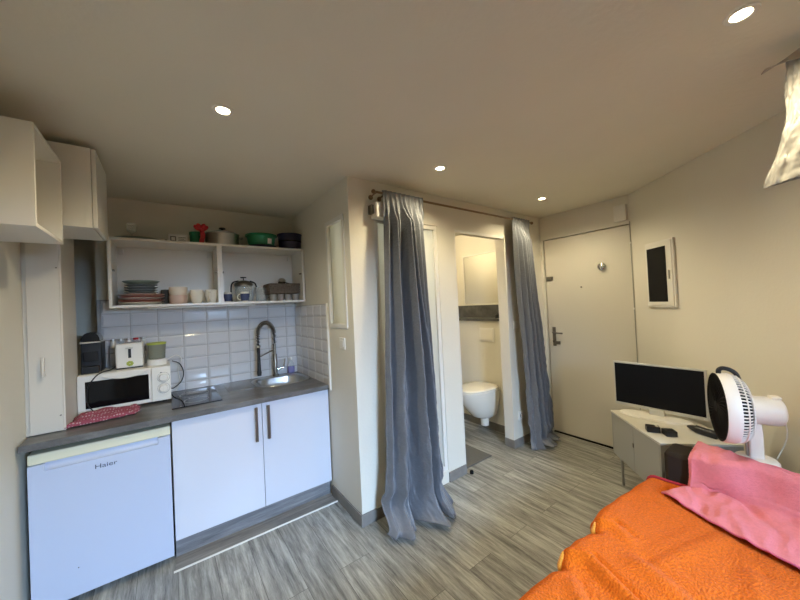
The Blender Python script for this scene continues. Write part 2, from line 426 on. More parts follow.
# ------------------------------------------------------------------ downlights
def downlight(x, y, lab, power):
    d = thing('recessed_downlight', (x, y, H), lab, 'downlight', 'recessed ceiling downlights')
    build(MB().lathe([(.026, -.001), (.029, -.005), (.042, -.004), (.045, 0)], (x, y, H), 32), 'trim_ring', M['whitepl'], d, smooth=True)
    build(MB().lathe([(0, -.003), (.016, -.0035), (.026, -.001)], (x, y, H), 32), 'lens', M['emit'], d, smooth=True)
    l = bpy.data.lights.new('downlight_bulb', 'SPOT'); l.energy = power; l.color = (1, .86, .57); l.spot_size = math.radians(156); l.spot_blend = .75; l.shadow_soft_size = .035
    ol = bpy.data.objects.new('downlight_bulb', l); COL.objects.link(ol); ol.location = (x, y, H - .03)
LP = 36
downlight(.228, 1.603, 'ceiling downlight nearest the kitchen wall cabinets', LP)
downlight(1.531, 1.558, 'ceiling downlight in front of the bunched curtain by the shower', LP)
downlight(2.833, 1.568, 'ceiling downlight nearest the entrance door', LP)
downlight(1.583, .149, 'ceiling downlight above the sofa and fan, largest in view', LP)
def point(name, loc, e, col, r=.06):
    l = bpy.data.lights.new(name, 'POINT'); l.energy = e; l.color = col; l.shadow_soft_size = r
    ol = bpy.data.objects.new(name, l); COL.objects.link(ol); ol.location = loc
point('bathroom_bulb', (2.55, 2.75, 2.34), 15, (1, .84, .58))
point('shower_bulb', (1.60, 2.80, 1.9), 13, (1, .96, .86))
l = bpy.data.lights.new('daylight', 'AREA'); l.shape = 'RECTANGLE'; l.size = 3.0; l.size_y = 1.4; l.energy = 2500; l.color = (.46, .67, 1.0)
ol = bpy.data.objects.new('daylight', l); COL.objects.link(ol); ol.location = ((WX0 + WX1) / 2, -3.6, 2.50); ol.rotation_euler = (math.radians(78), 0, 0)
# area light looks along -Z; this turns it towards +Y

# ------------------------------------------------------------------ kitchen base units
FY = 2.46
kick = thing('kitchen_plinth', (.52, 2.52, 0), 'grey wood-look plinth board under the white sink unit', 'plinth')
build(MB().box(-.005, 1.03, 2.50, 2.518, .0, .118), 'board', M['kick'], kick)
o = build(MB().box(-.01, 1.026, 2.366, 2.50, .0005, .004), 'trim_9', M['strip']); struct(o)
o = build(MB().box(-.02, 1.028, 2.358, 2.366, 0, .008), 'trim_10', M['lam']); struct(o)
u = thing('sink_unit', (.52, 2.78, .118), 'white two-door kitchen base unit under the sink and hob', 'cabinet')
w = MB(); w.box(-.006, .012, 2.48, 3.20, .118, .862); w.box(1.012, 1.03, 2.48, 3.20, .118, .862); w.box(.012, 1.012, 2.48, 3.20, .118, .136); w.box(.012, 1.012, 3.18, 3.20, .136, .862)
w.box(.012, 1.012, 2.48, 2.50, .80, .862)
build(w, 'carcass', M['lam'], u)
for x0, x1, hx in ((-.004, .521, .480), (.524, 1.030, .562)):
    d = build(MB().box(x0, x1, 2.461, 2.479, .122, .858), 'door', M['lamgloss'], u, bevel=.002)
    hd = MB(); hd.box(hx - .009, hx + .009, 2.430, 2.442, .600, .842); hd.box(hx - .006, hx + .006, 2.44, 2.462, .612, .624); hd.box(hx - .006, hx + .006, 2.44, 2.462, .818, .830)
    build(hd, 'handle', M['darksteel'], d, bevel=.003)
# worktop with the sink cut-out
SKX0, SKX1, SKY0, SKY1 = .60, 1.005, 2.76, 3.13
w = MB(); zt0, zt1 = .864, .900
w.box(-.628, SKX0, 2.435, 3.212, zt0, zt1); w.box(SKX1, 1.033, 2.435, 3.212, zt0, zt1); w.box(SKX0, SKX1, 2.435, SKY0, zt0, zt1); w.box(SKX0, SKX1, SKY1, 3.212, zt0, zt1)
o = build(w, 'worktop', M['work']); tag(o, 'grey stone-look kitchen worktop running over fridge and sink unit', 'worktop')
# sink
s = thing('sink', (.80, 2.94, .9), 'rounded stainless steel sink set into the grey worktop', 'sink')
def rrect(x0, x1, y0, y1, r, z, n=7):
    out = []
    for (cx_, cy_, a0) in ((x1 - r, y1 - r, 0), (x0 + r, y1 - r, 90), (x0 + r, y0 + r, 180), (x1 - r, y0 + r, 270)):
        for k in range(n + 1):
            a = math.radians(a0 + 90 * k / n); out.append((cx_ + r * math.cos(a), cy_ + r * math.sin(a), z))
    return out
def loft(rings, cap_last=True, cap_first=False):
    mb = MB(); n = len(rings[0]); vs = [p for r in rings for p in r]; fs = []
    for j in range(len(rings) - 1):
        for i in range(n): fs.append((j * n + i, j * n + (i + 1) % n, (j + 1) * n + (i + 1) % n, (j + 1) * n + i))
    if cap_last: fs.append(tuple(range((len(rings) - 1) * n, len(rings) * n)))
    if cap_first: fs.append(tuple(range(n))[::-1])
    return mb.add(vs, fs)
X0, X1, Y0, Y1 = .565, 1.018, 2.715, 3.165
R = [rrect(X0, X1, Y0, Y1, .15, .9005), rrect(X0 + .003, X1 - .003, Y0 + .003, Y1 - .003, .148, .905), rrect(X0 + .02, X1 - .02, Y0 + .02, Y1 - .075, .135, .905),
     rrect(X0 + .028, X1 - .028, Y0 + .028, Y1 - .085, .13, .898), rrect(X0 + .04, X1 - .04, Y0 + .04, Y1 - .095, .12, .80), rrect(X0 + .07, X1 - .07, Y0 + .07, Y1 - .125, .10, .765)]
R = [[(min(max(p[0], SKX0 + .003), SKX1 - .003), min(max(p[1], SKY0 + .003), SKY1 - .003), p[2]) if k > 2 else p for p in r] for k, r in enumerate(R)]
build(loft(R), 'basin', M['steel'], s, smooth=True)
build(MB().lathe([(0, .004), (.03, .004), (.04, 0)], (.79, 2.93, .766), 20), 'drain', M['chrome'], s, smooth=True)
# drainer groove panel beside the bowl
o = build(MB().box(.36, .56, 2.80, 3.16, .9003, .9035), 'draining_board', M['darksteel'], bevel=.001)
tag(o, 'thin dull metal draining panel between hob and sink bowl', 'draining board')
# tap
tp = thing('kitchen_tap', (.80, 3.135, .905), 'tall spring-neck kitchen tap behind the steel sink', 'tap')
bx, by = .80, 3.135
build(MB().lathe([(0, 0), (.028, 0), (.028, .012), (.019, .02), (.019, .20), (.013, .21), (.013, .30), (0, .30)], (bx, by, .905), 20), 'body', M['darksteel'], tp, smooth=True)
arc = [(bx, by, 1.19)] + [(bx - .075 + .075 * math.cos(a), by - .02 * (1 - math.cos(a)) * .8, 1.30 + .11 * math.sin(a)) for a in [math.radians(q) for q in range(0, 181, 12)]] + [(bx - .150, by - .034, 1.25), (bx - .150, by - .034, 1.19)]
arc = smooth_path(arc, 4)
build(MB().tube(arc, .0075, 10), 'hose', M['blackp'], tp, smooth='all')
# coil spring round the hose
coil = []; turns = 38; segs = turns * 10
L_ = len(arc) - 1
for k in range(segs + 1):
    q = k / segs * L_; i = min(int(q), L_ - 1); f = q - i
    p = arc[i].lerp(arc[i + 1], f); d = (arc[i + 1] - arc[i]).normalized(); a = Vector((0, 1, 0)); a = (a - d * a.dot(d)).normalized(); bb = d.cross(a)
    an = 2 * PI * turns * k / segs
    coil.append(p + a * (.016 * math.cos(an)) + bb * (.016 * math.sin(an)))
build(MB().tube(coil, .0030, 6), 'spring', M['darksteel'], tp, smooth='all')
build(MB().lathe([(0, 0), (.017, 0), (.021, .03), (.017, .05), (.013, .20), (.015, .22), (.015, .255), (0, .255)], (bx - .150, by - .034, .935), 18), 'spray_head', M['blackp'], tp, smooth=True)
build(MB().lathe([(0, 0), (.02, 0), (.02, .02), (0, .02)], (bx - .150, by - .034, 1.19), 18), 'collar', M['chrome'], tp, smooth=True)
build(MB().tube([(bx, by, 1.155), (bx - .08, by - .018, 1.125), (bx - .14, by - .032, 1.105)], .005, 8), 'support_arm', M['darksteel'], tp, smooth='all')
lv = MB().cyl((bx + .01, by, .965), (bx + .075, by - .01, .975), .011, .009, 14); lv.cyl((bx + .07, by - .01, .97), (bx + .085, by - .015, 1.055), .007, .006, 12)
build(lv, 'lever', M['chrome'], tp, smooth=True)
# soap bottle
sb = thing('dish_soap_bottle', (.955, 3.155, .905), 'small clear bottle of violet dish soap in the corner by the sink', 'bottle')
build(MB().lathe([(0, 0), (.030, 0), (.033, .01), (.033, .05), (.031, .062), (0, .062)], (.955, 3.165, .907), 20, sy=.7), 'liquid', M['soap'], sb, smooth=True)
build(MB().lathe([(0, .063), (.031, .064), (.029, .085), (.014, .11), (.014, .122), (0, .122)], (.955, 3.165, .907), 20, sy=.7), 'bottle', M['glass'], sb, smooth=True)
build(MB().lathe([(0, .122), (.012, .122), (.012, .14), (.006, .15), (0, .15)], (.955, 3.165, .907), 14), 'cap', M['whitepl'], sb, smooth=True)
# hob
hb = thing('ceramic_hob', (.16, 2.84, .9), 'black glass two-ring hob set on the worktop beside the microwave', 'hob')
build(MB().box(.0, .292, 2.59, 3.10, .9003, .9065), 'glass_plate', M['hob'], hb, bevel=.002)
for yy, rr in ((2.74, .075), (2.95, .095)):
    build(MB().lathe([(rr - .0015, .0002), (rr - .0015, .0006), (rr, .0006), (rr, .0002)], (.146, yy, .9065), 48), 'ring', M['silverp'], hb)
build(MB().lathe([(0, .0005), (.006, .0005)], (.05, 2.615, .9065), 16), 'touch_key', M['silverp'], hb)

# fridge
fg = thing('undercounter_fridge', (-.31, 2.75, 0), 'white under-counter fridge with cream top strip left of the sink unit', 'fridge')
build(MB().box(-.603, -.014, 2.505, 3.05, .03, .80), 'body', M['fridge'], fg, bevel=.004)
build(MB().box(-.606, -.012, 2.462, 3.05, .782, .835), 'top_panel', M['cream'], fg, bevel=.006)
d = MB(); d.box(-.603, -.014, 2.452, 2.500, .045, .744)
d.box(-.603, -.545, 2.452, 2.500, .744, .780); d.box(-.072, -.014, 2.452, 2.500, .744, .780); d.box(-.545, -.072, 2.478, 2.500, .744, .780)
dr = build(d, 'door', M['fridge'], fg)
hg = MB(); n = 12
hg.grid(lambda u_, v_: (-.545 + .473 * u_, 2.4525 + .026 * math.sin(v_ * PI / 2), .7445 + .030 * (1 - math.cos(v_ * PI / 2))), 1, 8)
build(hg, 'handle_recess', M['fridge'], dr, smooth='all')
for xx in (-.56, -.06): build(MB().cyl((xx, 2.55, 0), (xx, 2.55, .032), .018), 'foot', M['blackp'], fg, smooth=True)
for xx in (-.56, -.06): build(MB().cyl((xx, 3.0, 0), (xx, 3.0, .032), .018), 'foot', M['blackp'], fg, smooth=True)
build(MB().cyl((-.43, 2.4515, .19), (-.43, 2.4525, .19), .003, n=10), 'mark', M['ink'], dr)
def text(body, name, size, m_, parent, loc, rot, bold=.02, width=1.0):
    c = bpy.data.curves.new(name, 'FONT'); c.body = body; c.size = size; c.extrude = .0004; c.offset = bold * size * .1; c.align_x = 'CENTER'; c.align_y = 'CENTER'
    tmp = bpy.data.objects.new(name + '_src', c); COL.objects.link(tmp); dg = bpy.context.evaluated_depsgraph_get()
    me = bpy.data.meshes.new_from_object(tmp.evaluated_get(dg)); bpy.data.objects.remove(tmp)
    R_ = Matrix.LocRotScale(Vector(loc), None, None) @ rot @ Matrix.Diagonal((width, 1, 1, 1))
    me.transform(R_); me.transform(Matrix.Translation(-ORG[parent])); me.materials.clear(); me.materials.append(m_)
    o = bpy.data.objects.new(name, me); COL.objects.link(o); o.parent = parent; ORG[o] = ORG[parent]; return o
text('Haier', 'logo', .034, M['inkblue'], dr, (-.308, 2.4512, .700), Matrix.Rotation(PI / 2, 4, 'X'), bold=.0, width=1.25)

# ------------------------------------------------------------------ column (boxed duct) with access door in the left corner
w = MB().box(-.64, -.487, 2.60, 2.93, .9, H); struct(build(w, 'wall_column', M['whitep'], bevel=.003))
ad = thing('access_door', (-.56, 2.59, .905), 'tall narrow white access door on the boxed column beside the coffee machine', 'cupboard door')
build(MB().box(-.622, -.494, 2.588, 2.600, .905, 2.03), 'panel', M['whitep'], ad, bevel=.002)
hm = MB(); hm.box(-.568, -.556, 2.560, 2.572, 1.215, 1.325); hm.box(-.567, -.557, 2.570, 2.588, 1.222, 1.232); hm.box(-.567, -.557, 2.570, 2.588, 1.308, 1.318)
build(hm, 'handle', M['whitep'], ad, bevel=.002)
for zz in (1.82, .99): build(MB().cyl((-.504, 2.583, zz), (-.504, 2.588, zz), .004, n=10), 'screw', M['darksteel'], ad)

# ------------------------------------------------------------------ wall cabinets
def open_box(x0, x1, y0, y1, z0, z1, t, openside):
    w = MB(); w.box(x0, x1, y0, y1, z0, z0 + t); w.box(x0, x1, y0, y1, z1 - t, z1)
    if openside == '+x': w.box(x0, x1, y0, y0 + t, z0 + t, z1 - t); w.box(x0, x1, y1 - t, y1, z0 + t, z1 - t); w.box(x0, x0 + t, y0 + t, y1 - t, z0 + t, z1 - t)
    else: w.box(x0, x0 + t, y0, y1, z0 + t, z1 - t); w.box(x1 - t, x1, y0, y1, z0 + t, z1 - t); w.box(x0 + t, x1 - t, y1 - .006, y1, z0 + t, z1 - t)
    return w
c1 = thing('wall_cabinet', (-.52, 2.0, 1.888), 'open-fronted white wall cabinet high on the left, nearest the camera', 'wall cabinet')
build(open_box(-.64, -.40, 1.80, 2.195, 1.888, 2.293, .014, '+x'), 'carcass', M['lam'], c1, bevel=.001)
c2 = thing('wall_cabinet', (-.46, 2.42, 1.99), 'closed white wall cabinet under the ceiling left of the open shelves', 'wall cabinet')
build(MB().box(-.64, -.300, 2.235, 2.597, 1.990, 2.402), 'carcass', M['lam'], c2, bevel=.001)
build(MB().box(-.298, -.281, 2.237, 2.595, 1.992, 2.400), 'door', M['lam'], c2, bevel=.002)
# open shelf units on the tiled wall
UZ0, UZ1, UY0 = 1.588, 2.078, 2.90
for (x0, x1, lab) in ((-.322, .345, 'open white wall unit holding plates and cups, left of the pair'), (.347, 1.032, 'open white wall unit holding cafetiere and basket, right of the pair')):
    c = thing('open_wall_unit', ((x0 + x1) / 2, 3.05, UZ0), lab, 'wall unit', 'open white wall units above the worktop')
    build(open_box(x0, x1, UY0, 3.211 - .0, UZ0, UZ1, .017, '-y'), 'carcass', M['lam'], c, bevel=.001)
    for xx in (x0 + .045, x1 - .045): build(MB().box(xx - .014, xx + .014, 3.188, 3.204, UZ1 - .075, UZ1 - .035), 'hanging_bracket', M['paper'], c, bevel=.003)
    for xx, sg in ((x0 + .017, 1), (x1 - .017, -1)):
        build(MB().box(min(xx, xx + sg * .012), max(xx, xx + sg * .012), 2.925, 2.965, 1.845, 1.857), 'hinge_plate', M['darksteel'], c)
o = build(MB().box(-.12, .62, 3.00, 3.03, 1.574, 1.588), 'under_shelf_rail', M['lam'], bevel=.002); tag(o, 'slim white lamp rail fixed beneath the open wall units', 'lamp rail')

# -- crockery on the lower shelf
SZ = UZ0 + .017
def plate(r, h=.018, t=.004):
    return [(0, 0), (r * .6, 0), (r * .68, .003), (r, h), (r - .001, h + t * .5), (r * .66, .007), (r * .55, .005), (0, .005)]
def bowl(r, h):
    return [(0, 0), (r * .5, 0), (r * .55, .006), (r * .85, h * .5), (r, h), (r - .005, h), (r * .8, h * .5), (r * .45, .01), (0, .009)]
px_, py_ = -.155, 3.045
stack = [('dinner_plate', 'cer', plate(.135), .017, 'white dinner plate at the bottom of the plate stack'),
         ('dinner_plate', 'coral', plate(.138), .017, 'coral red plate just above the bottom white plate of the stack'),
         ('dinner_plate', 'cer', plate(.134), .012, 'white dinner plate between two coral red plates of the stack'),
         ('dinner_plate', 'coral', plate(.138), .014, 'upper coral red plate, just beneath the dusty pink plate'),
         ('dinner_plate', 'pinkc', plate(.138), .018, 'dusty pink plate just above the coral red plates'),
         ('side_plate', 'teal', plate(.100, .016), .019, 'small blue-grey plate lowest of the upper plate stack'),
         ('side_plate', 'teal', plate(.099, .016), .019, 'small blue-grey plate second from below in the upper plate stack'),
         ('side_plate', 'teal', plate(.100, .016), .019, 'small blue-grey plate third from below in the upper plate stack'),
         ('side_plate', 'teal', plate(.099, .016), .014, 'small blue-grey plate directly beneath the sage bowl'),
         ('bowl', 'sage', bowl(.112, .030), .03, 'pale sage bowl on top of the plate stack')]
zz = SZ
for nm, mm, pr, step, lab in stack:
    o = build(MB().lathe(pr, (px_, py_, zz), 40), nm, M[mm], smooth=True); tag(o, lab, nm.split('_')[-1], 'stacked plates and bowls'); zz += step
def cup(prof_r, h): return [(0, 0), (prof_r * .8, 0), (prof_r * .95, h * .15), (prof_r, h * .5), (prof_r, h), (prof_r - .004, h), (prof_r - .004, h * .3), (0, .008)]
for k, (mm, lab) in enumerate((('pinkc', 'lower of two stacked blush cream pots'), ('cream_c', 'upper of two stacked blush cream pots'))):
    o = build(MB().lathe(cup(.06, .068), (.068, 3.02, SZ + k * .064), 32), 'ramekin', M[mm], smooth=True); tag(o, lab, 'pot', 'stacked cream pots')
o = build(MB().lathe(cup(.038, .12), (-.005, 3.14, SZ), 24), 'tumbler', M['darkstone'], smooth=True); tag(o, 'dark grey tumbler behind the plates and the cream pots', 'cup')
def mug(x, y, r, h, m1, lab, ang=None, grp=None, band=None):
    t_ = thing('mug', (x, y, SZ), lab, 'mug', grp)
    build(MB().lathe([(0, 0), (r * .6, 0), (r * .8, h * .12), (r, h * .55), (r, h), (r - .003, h), (r - .004, h * .5), (0, h * .1)], (x, y, SZ), 28), 'body', M[m1], t_, smooth=True)
    if ang is not None:
        dx, dy = math.cos(ang), math.sin(ang)
        pts = [(x + dx * (r + .024 * math.sin(q)), y + dy * (r + .024 * math.sin(q)), SZ + h * .5 - h * .3 * math.cos(q)) for q in [PI * k / 10 for k in range(11)]]
        build(MB().tube(pts, .005, 8), 'handle', M[m1], t_, smooth='all')
    if band:
        build(MB().lathe([(r * .8 + .001, h * .12), (r + .0012, h * .55), (r + .0012, h * .82)], (x, y, SZ), 28), 'glaze_band', M[band], t_, smooth='all')
    return t_
mug(.188, 3.00, .045, .108, 'cer', 'white cup without visible handle beside the cream pots', None, 'white cups on the shelf')
mug(.288, 3.00, .043, .108, 'cer', 'white mug with its handle towards the room, beside the unit divider', -PI / 2 - .3, 'white cups on the shelf')
mug(.408, 3.00, .030, .085, 'cer', 'small blue and white mug beside the divider, left of the cafetiere', PI / 2, 'blue and white mugs', 'blue')
mug(.530, 2.955, .034, .085, 'cer', 'small blue and white mug standing in front of the cafetiere', PI - .4, 'blue and white mugs', 'blue')
# cafetiere
cf = thing('cafetiere', (.545, 3.07, SZ), 'glass cafetiere with steel lid and black handle behind a blue mug', 'cafetiere')
cx3, cy3 = .545, 3.075
build(MB().lathe([(0, .002), (.068, .002), (.070, .01), (.070, .145), (.066, .145), (.066, .012), (0, .010)], (cx3, cy3, SZ), 32), 'jug', M['glass'], cf, smooth=True)
build(MB().lathe([(.0, .0), (.074, .0), (.076, .012), (.0715, .012), (.0715, .0)], (cx3, cy3, SZ), 32), 'base_ring', M['steel'], cf, smooth=True)
build(MB().lathe([(.076, .142), (.076, .158), (.070, .17), (.05, .185), (.02, .192), (0, .193)], (cx3, cy3, SZ), 32), 'lid', M['darksteel'], cf, smooth=True)
build(MB().lathe([(.004, .19), (.004, .212), (.024, .214), (.024, .222), (0, .224)], (cx3, cy3, SZ), 20), 'plunger_knob', M['blackp'], cf, smooth=True)
for sg in (-1, 1):
    pts = smooth_path([(cx3 + sg * .045, cy3 - .03, SZ + .185), (cx3 + sg * .09, cy3 - .035, SZ + .17), (cx3 + sg * .105, cy3 - .035, SZ + .12), (cx3 + sg * .10, cy3 - .03, SZ + .01)] if sg < 0 else [(cx3 + .045, cy3 - .03, SZ + .185), (cx3 + .085, cy3 - .035, SZ + .165), (cx3 + .098, cy3 - .035, SZ + .13)], 6)
    build(MB().tube(pts, .006, 8), 'handle', M['blackp'], cf, smooth='all')
o = build(MB().lathe([(0, 0), (.045, 0), (.048, .01), (.05, .13), (.047, .13), (.044, .012), (0, .008)], (.69, 3.10, SZ), 28), 'glass_jug', M['glass'], smooth=True); tag(o, 'plain clear glass jug between the cafetiere and the wicker basket', 'jug')
o2 = build(MB().tube(smooth_path([(.736, 3.09, SZ + .11), (.775, 3.08, SZ + .10), (.77, 3.08, SZ + .05), (.735, 3.09, SZ + .03)], 5), .005, 8), 'handle', M['glass'], o, smooth='all')
# basket: woven trays + small grey pots in front beneath it
bk = thing('wicker_basket', (.885, 3.05, SZ + .06), 'dark woven basket sitting on a row of small grey pots', 'basket')
bw = MB()
for k in range(8):
    z_ = SZ + .072 + k * .010; pts = rrect(.735 - k * .001, 1.008, 2.965, 3.175, .02, z_, 3)
    pts = [(p[0] + .0025 * math.sin(i * 2.1 + k * PI), p[1] + .0025 * math.cos(i * 2.1 + k * PI), p[2]) for i, p in enumerate(pts)]
    bw.tube(pts, .0062, 6, closed=True)
bw.box(.742, 1.0, 2.97, 3.17, SZ + .064, SZ + .070)
build(bw, 'weave', M['wicker'], bk, smooth='all')
build(MB().tube(rrect(.733, 1.009, 2.963, 3.177, .02, SZ + .152, 4), .007, 8, closed=True), 'rim', M['wicker'], bk, smooth='all')
gl = ['small grey ridged pot under the basket, nearest the glass jug', 'small grey ridged pot under the basket, second from the glass jug', 'small grey ridged pot under the basket, second from the shelf end', 'small grey ridged pot under the basket, nearest the shelf end']
for k in range(4):
    o = build(MB().lathe([(0, 0), (.026, 0), (.031, .05), (.031, .060), (.027, .060), (.024, .01), (0, .008)], (.772 + k * .066, 3.0, SZ), 20), 'small_pot', M['potgrey'], smooth=True); tag(o, gl[k], 'pot', 'small grey pots under the basket')
ld = thing('ladle', (.875, 3.05, SZ + .15), 'steel ladle bowl poking out of the wicker basket', 'ladle')
build(MB().ball((.870, 3.06, SZ + .185), .036, 1, 1, .9), 'ladle_bowl', M['chrome'], ld, smooth='all')
build(MB().tube([(.90, 3.06, SZ + .175), (.95, 3.08, SZ + .165), (1.0, 3.10, SZ + .157)], .004, 8), 'handle', M['blackp'], ld, smooth='all')

# -- things on top of the units
TZ = UZ1
o = build(MB().lathe([(0, 0), (.10, 0), (.135, .016), (.145, .02), (.140, .023), (.098, .006), (0, .006)], (-.165, 3.05, TZ), 36, sy=.8), 'serving_tray', M['sage'], smooth=True); tag(o, 'flat oval grey-green tray at the left end on top of the units', 'tray')
wg = thing('wine_glass', (-.20, 3.05, TZ + .006), 'faint clear wine glass standing on the grey-green tray', 'glass')
build(MB().lathe([(0, 0), (.03, 0), (.031, .002), (.004, .006), (.0035, .05), (.012, .058), (.03, .075), (.033, .10), (.028, .125), (.027, .125), (.031, .10), (.028, .077), (.0, .060)], (-.20, 3.05, TZ + .006), 28), 'bowl_and_stem', M['glass'], wg, smooth=True)
for k, (xx, hh, mm, lab) in enumerate([(-.045, .03, 'paper', 'tiny pale packet lying beside the tray on top of the units'), (-.018, .035, 'cream_c', 'tiny cream jar between the pale packet and the white box'), (.003, .028, 'wicker', 'small brown oddment leaning on the white box atop the units')]):
    o = build(MB().lathe([(0, 0), (.013, 0), (.014, hh * .7), (.009, hh * .8), (.009, hh), (0, hh)], (xx, 3.03, TZ), 14), 'small_jar', M[mm], smooth=True); tag(o, lab, 'jar')
bxx = thing('carton_box', (.115, 3.03, TZ), 'low white printed carton on top of the units beside the red bow', 'box')
build(MB().box(.018, .142, 2.985, 3.08, TZ, TZ + .068), 'carton', M['paper'], bxx, bevel=.002)
build(MB().box(.030, .066, 2.9835, 2.985, TZ + .014, TZ + .05), 'printed_panel', M['darkstone'], bxx)
build(MB().box(.036, .060, 2.9828, 2.9835, TZ + .02, TZ + .044), 'printed_panel', M['paper'], bxx)
for k in range(3): build(MB().box(.080, .128 - .012 * (k % 2), 2.9835, 2.985, TZ + .018 + k * .012, TZ + .022 + k * .012), 'printed_line', M['darkstone'], bxx)
gf = thing('gift_tin', (.21, 3.05, TZ), 'small green tin tied with a big red ribbon bow', 'gift tin')
build(MB().lathe([(0, 0), (.046, 0), (.047, .09), (.05, .09), (.05, .11), (0, .113)], (.205, 3.07, TZ), 28), 'tin', M['greenp'], gf, smooth=True)
rb = MB()
for sg in (-1, 1):
    for k_ in range(2):
        ang = sg * (.9 - .5 * k_); c0 = (.235 + math.sin(ang) * .033, 3.008 - .006 * k_, TZ + .122 + math.cos(ang) * .026)
        blob = MB().ball((0, 0, 0), .030, .62, .42, 1.0, 16, 10)
        rb.add([(c0[0] + p[0] * math.cos(ang) + p[2] * math.sin(ang), c0[1] + p[1], c0[2] - p[0] * math.sin(ang) + p[2] * math.cos(ang)) for p in blob.v], blob.f)
rb.ball((.235, 2.998, TZ + .118), .015)
rb.grid(lambda u_, v_: (.222 + .034 * u_ + .006 * math.sin(v_ * 5), 3.000 - .012 * v_, TZ + .116 * (1 - v_) + .002), 3, 12)
build(rb, 'ribbon_bow', M['red'], gf, smooth='all')
pt = thing('saucepan', (.38, 3.05, TZ), 'wide stainless steel casserole with lid on top of the units', 'saucepan')
pc = (.392, 3.05, TZ)
build(MB().lathe([(0, 0), (.118, 0), (.125, .008), (.125, .098), (.129, .101), (.122, .101), (.12, .01), (0, .008)], pc, 40), 'pot', M['steel'], pt, smooth=True)
build(MB().lathe([(.128, .102), (.128, .107), (.10, .122), (.04, .130), (0, .131)], pc, 40), 'lid', M['steel'], pt, smooth=True)
build(MB().lathe([(0, .13), (.01, .13), (.01, .15), (.026, .154), (.024, .163), (0, .165)], pc, 20), 'lid_knob', M['blackp'], pt, smooth=True)
for sg in (-1, 1):
    build(MB().tube(smooth_path([(.385 + sg * .122, 3.02, TZ + .08), (.385 + sg * .158, 3.025, TZ + .085), (.385 + sg * .158, 3.075, TZ + .085), (.385 + sg * .122, 3.08, TZ + .08)], 5), .006, 8), 'handle', M['steel'], pt, smooth='all')
sv = build(MB().lathe([(0, 0), (.118, 0), (.13, .012), (.13, .022), (.126, .022), (.115, .005), (0, .005)], (.70, 3.04, TZ), 36), 'round_tray', M['navy'], smooth=True); tag(sv, 'dark navy shallow tray beneath the green colander', 'tray')
gc = thing('colander', (.70, 3.04, TZ + .022), 'green plastic colander with white sticker on the navy tray', 'colander')
build(MB().lathe([(0, 0), (.085, 0), (.105, .02), (.120, .100), (.135, .108), (.135, .116), (.116, .114), (.10, .022), (0, .006)], (.70, 3.04, TZ + .006), 36), 'bowl', M['greenp'], gc, smooth=True)
lb = MB(); lb.grid(lambda u_, v_: (.70 + .1185 * math.cos(-PI / 2 + .22 + .34 * u_), 3.04 + (.108 + .013 * v_ + .003) * math.sin(-PI / 2 + .22 + .34 * u_), TZ + .035 + .045 * v_), 6, 2)
build(lb, 'sticker', M['paper'], gc)
bp_ = thing('oven_pot', (.955, 3.04, TZ), 'black and navy round pot at the right end on top of the units', 'pot')
build(MB().lathe([(0, 0), (.088, 0), (.098, .015), (.106, .130), (.114, .134), (.114, .146), (.102, .146), (.094, .02), (0, .01)], (.950, 3.02, TZ), 36), 'pot', M['navy'], bp_, smooth=True)
build(MB().lathe([(.100, .072), (.104, .072), (.105, .082), (.101, .082)], (.950, 3.02, TZ), 36), 'band', M['blackg'], bp_, smooth=True)

# ------------------------------------------------------------------ microwave and things on it
mw = thing('microwave', (-.24, 3.02, .9), 'white microwave oven with black door window on the worktop', 'microwave')
MX0, MX1, MY0, MY1, MZ0, MZ1 = -.484, .000, 2.865, 3.175, .915, 1.158
build(MB().box(MX0, MX1, MY0 + .012, MY1, MZ0, MZ1), 'housing', M['whitepl'], mw, bevel=.004)
dd = build(MB().box(MX0, -.112, MY0 - .006, MY0 + .012, MZ0 + .002, MZ1 - .002), 'door', M['whitepl'], mw, bevel=.006)
build(MB().box(MX0 + .038, -.125, MY0 - .0085, MY0 - .005, MZ0 + .028, MZ1 - .042), 'window', M['blackg'], dd, bevel=.002)
pts = smooth_path([(MX0 + .12, MY0 - .010, MZ1 - .022), (MX0 + .17, MY0 - .022, MZ1 - .034), (-.25, MY0 - .026, MZ1 - .040), (-.18, MY0 - .022, MZ1 - .032), (-.135, MY0 - .010, MZ1 - .016)], 6)
build(MB().tube(pts, .0055, 8), 'handle', M['whitepl'], dd, smooth='all')
build(MB().box(-.110, MX1, MY0 - .004, MY0 + .012, MZ0 + .002, MZ1 - .002), 'control_panel', M['whitepl'], mw, bevel=.004)
for zz in (MZ0 + .165, MZ0 + .088):
    kn = build(MB().lathe([(0, -.022), (.023, -.021), (.026, -.017), (.027, 0)], (-.042, MY0 - .004, zz), 28, 'y'), 'dial', M['whitepl'], mw, smooth=True)
    build(MB().box(-.0445, -.0395, MY0 - .0275, MY0 - .024, zz - .022, zz + .022), 'grip', M['lam'], kn, bevel=.001)
    rg = MB().lathe([(.0345, -.0006), (.036, -.0006)], (-.042, MY0 - .004, zz), 36, 'y'); build(rg, 'dial_scale', M['darkstone'], mw)
build(MB().box(-.060, -.050, MY0 - .0046, MY0 - .004, MZ1 - .045, MZ1 - .040), 'printed_mark', M['ink'], mw)
for xx in (MX0 + .04, MX1 - .04):
    for yy in (MY0 + .05, MY1 - .04): build(MB().cyl((xx, yy, .9), (xx, yy, MZ0 + .001), .014, n=14), 'foot', M['blackp'], mw)

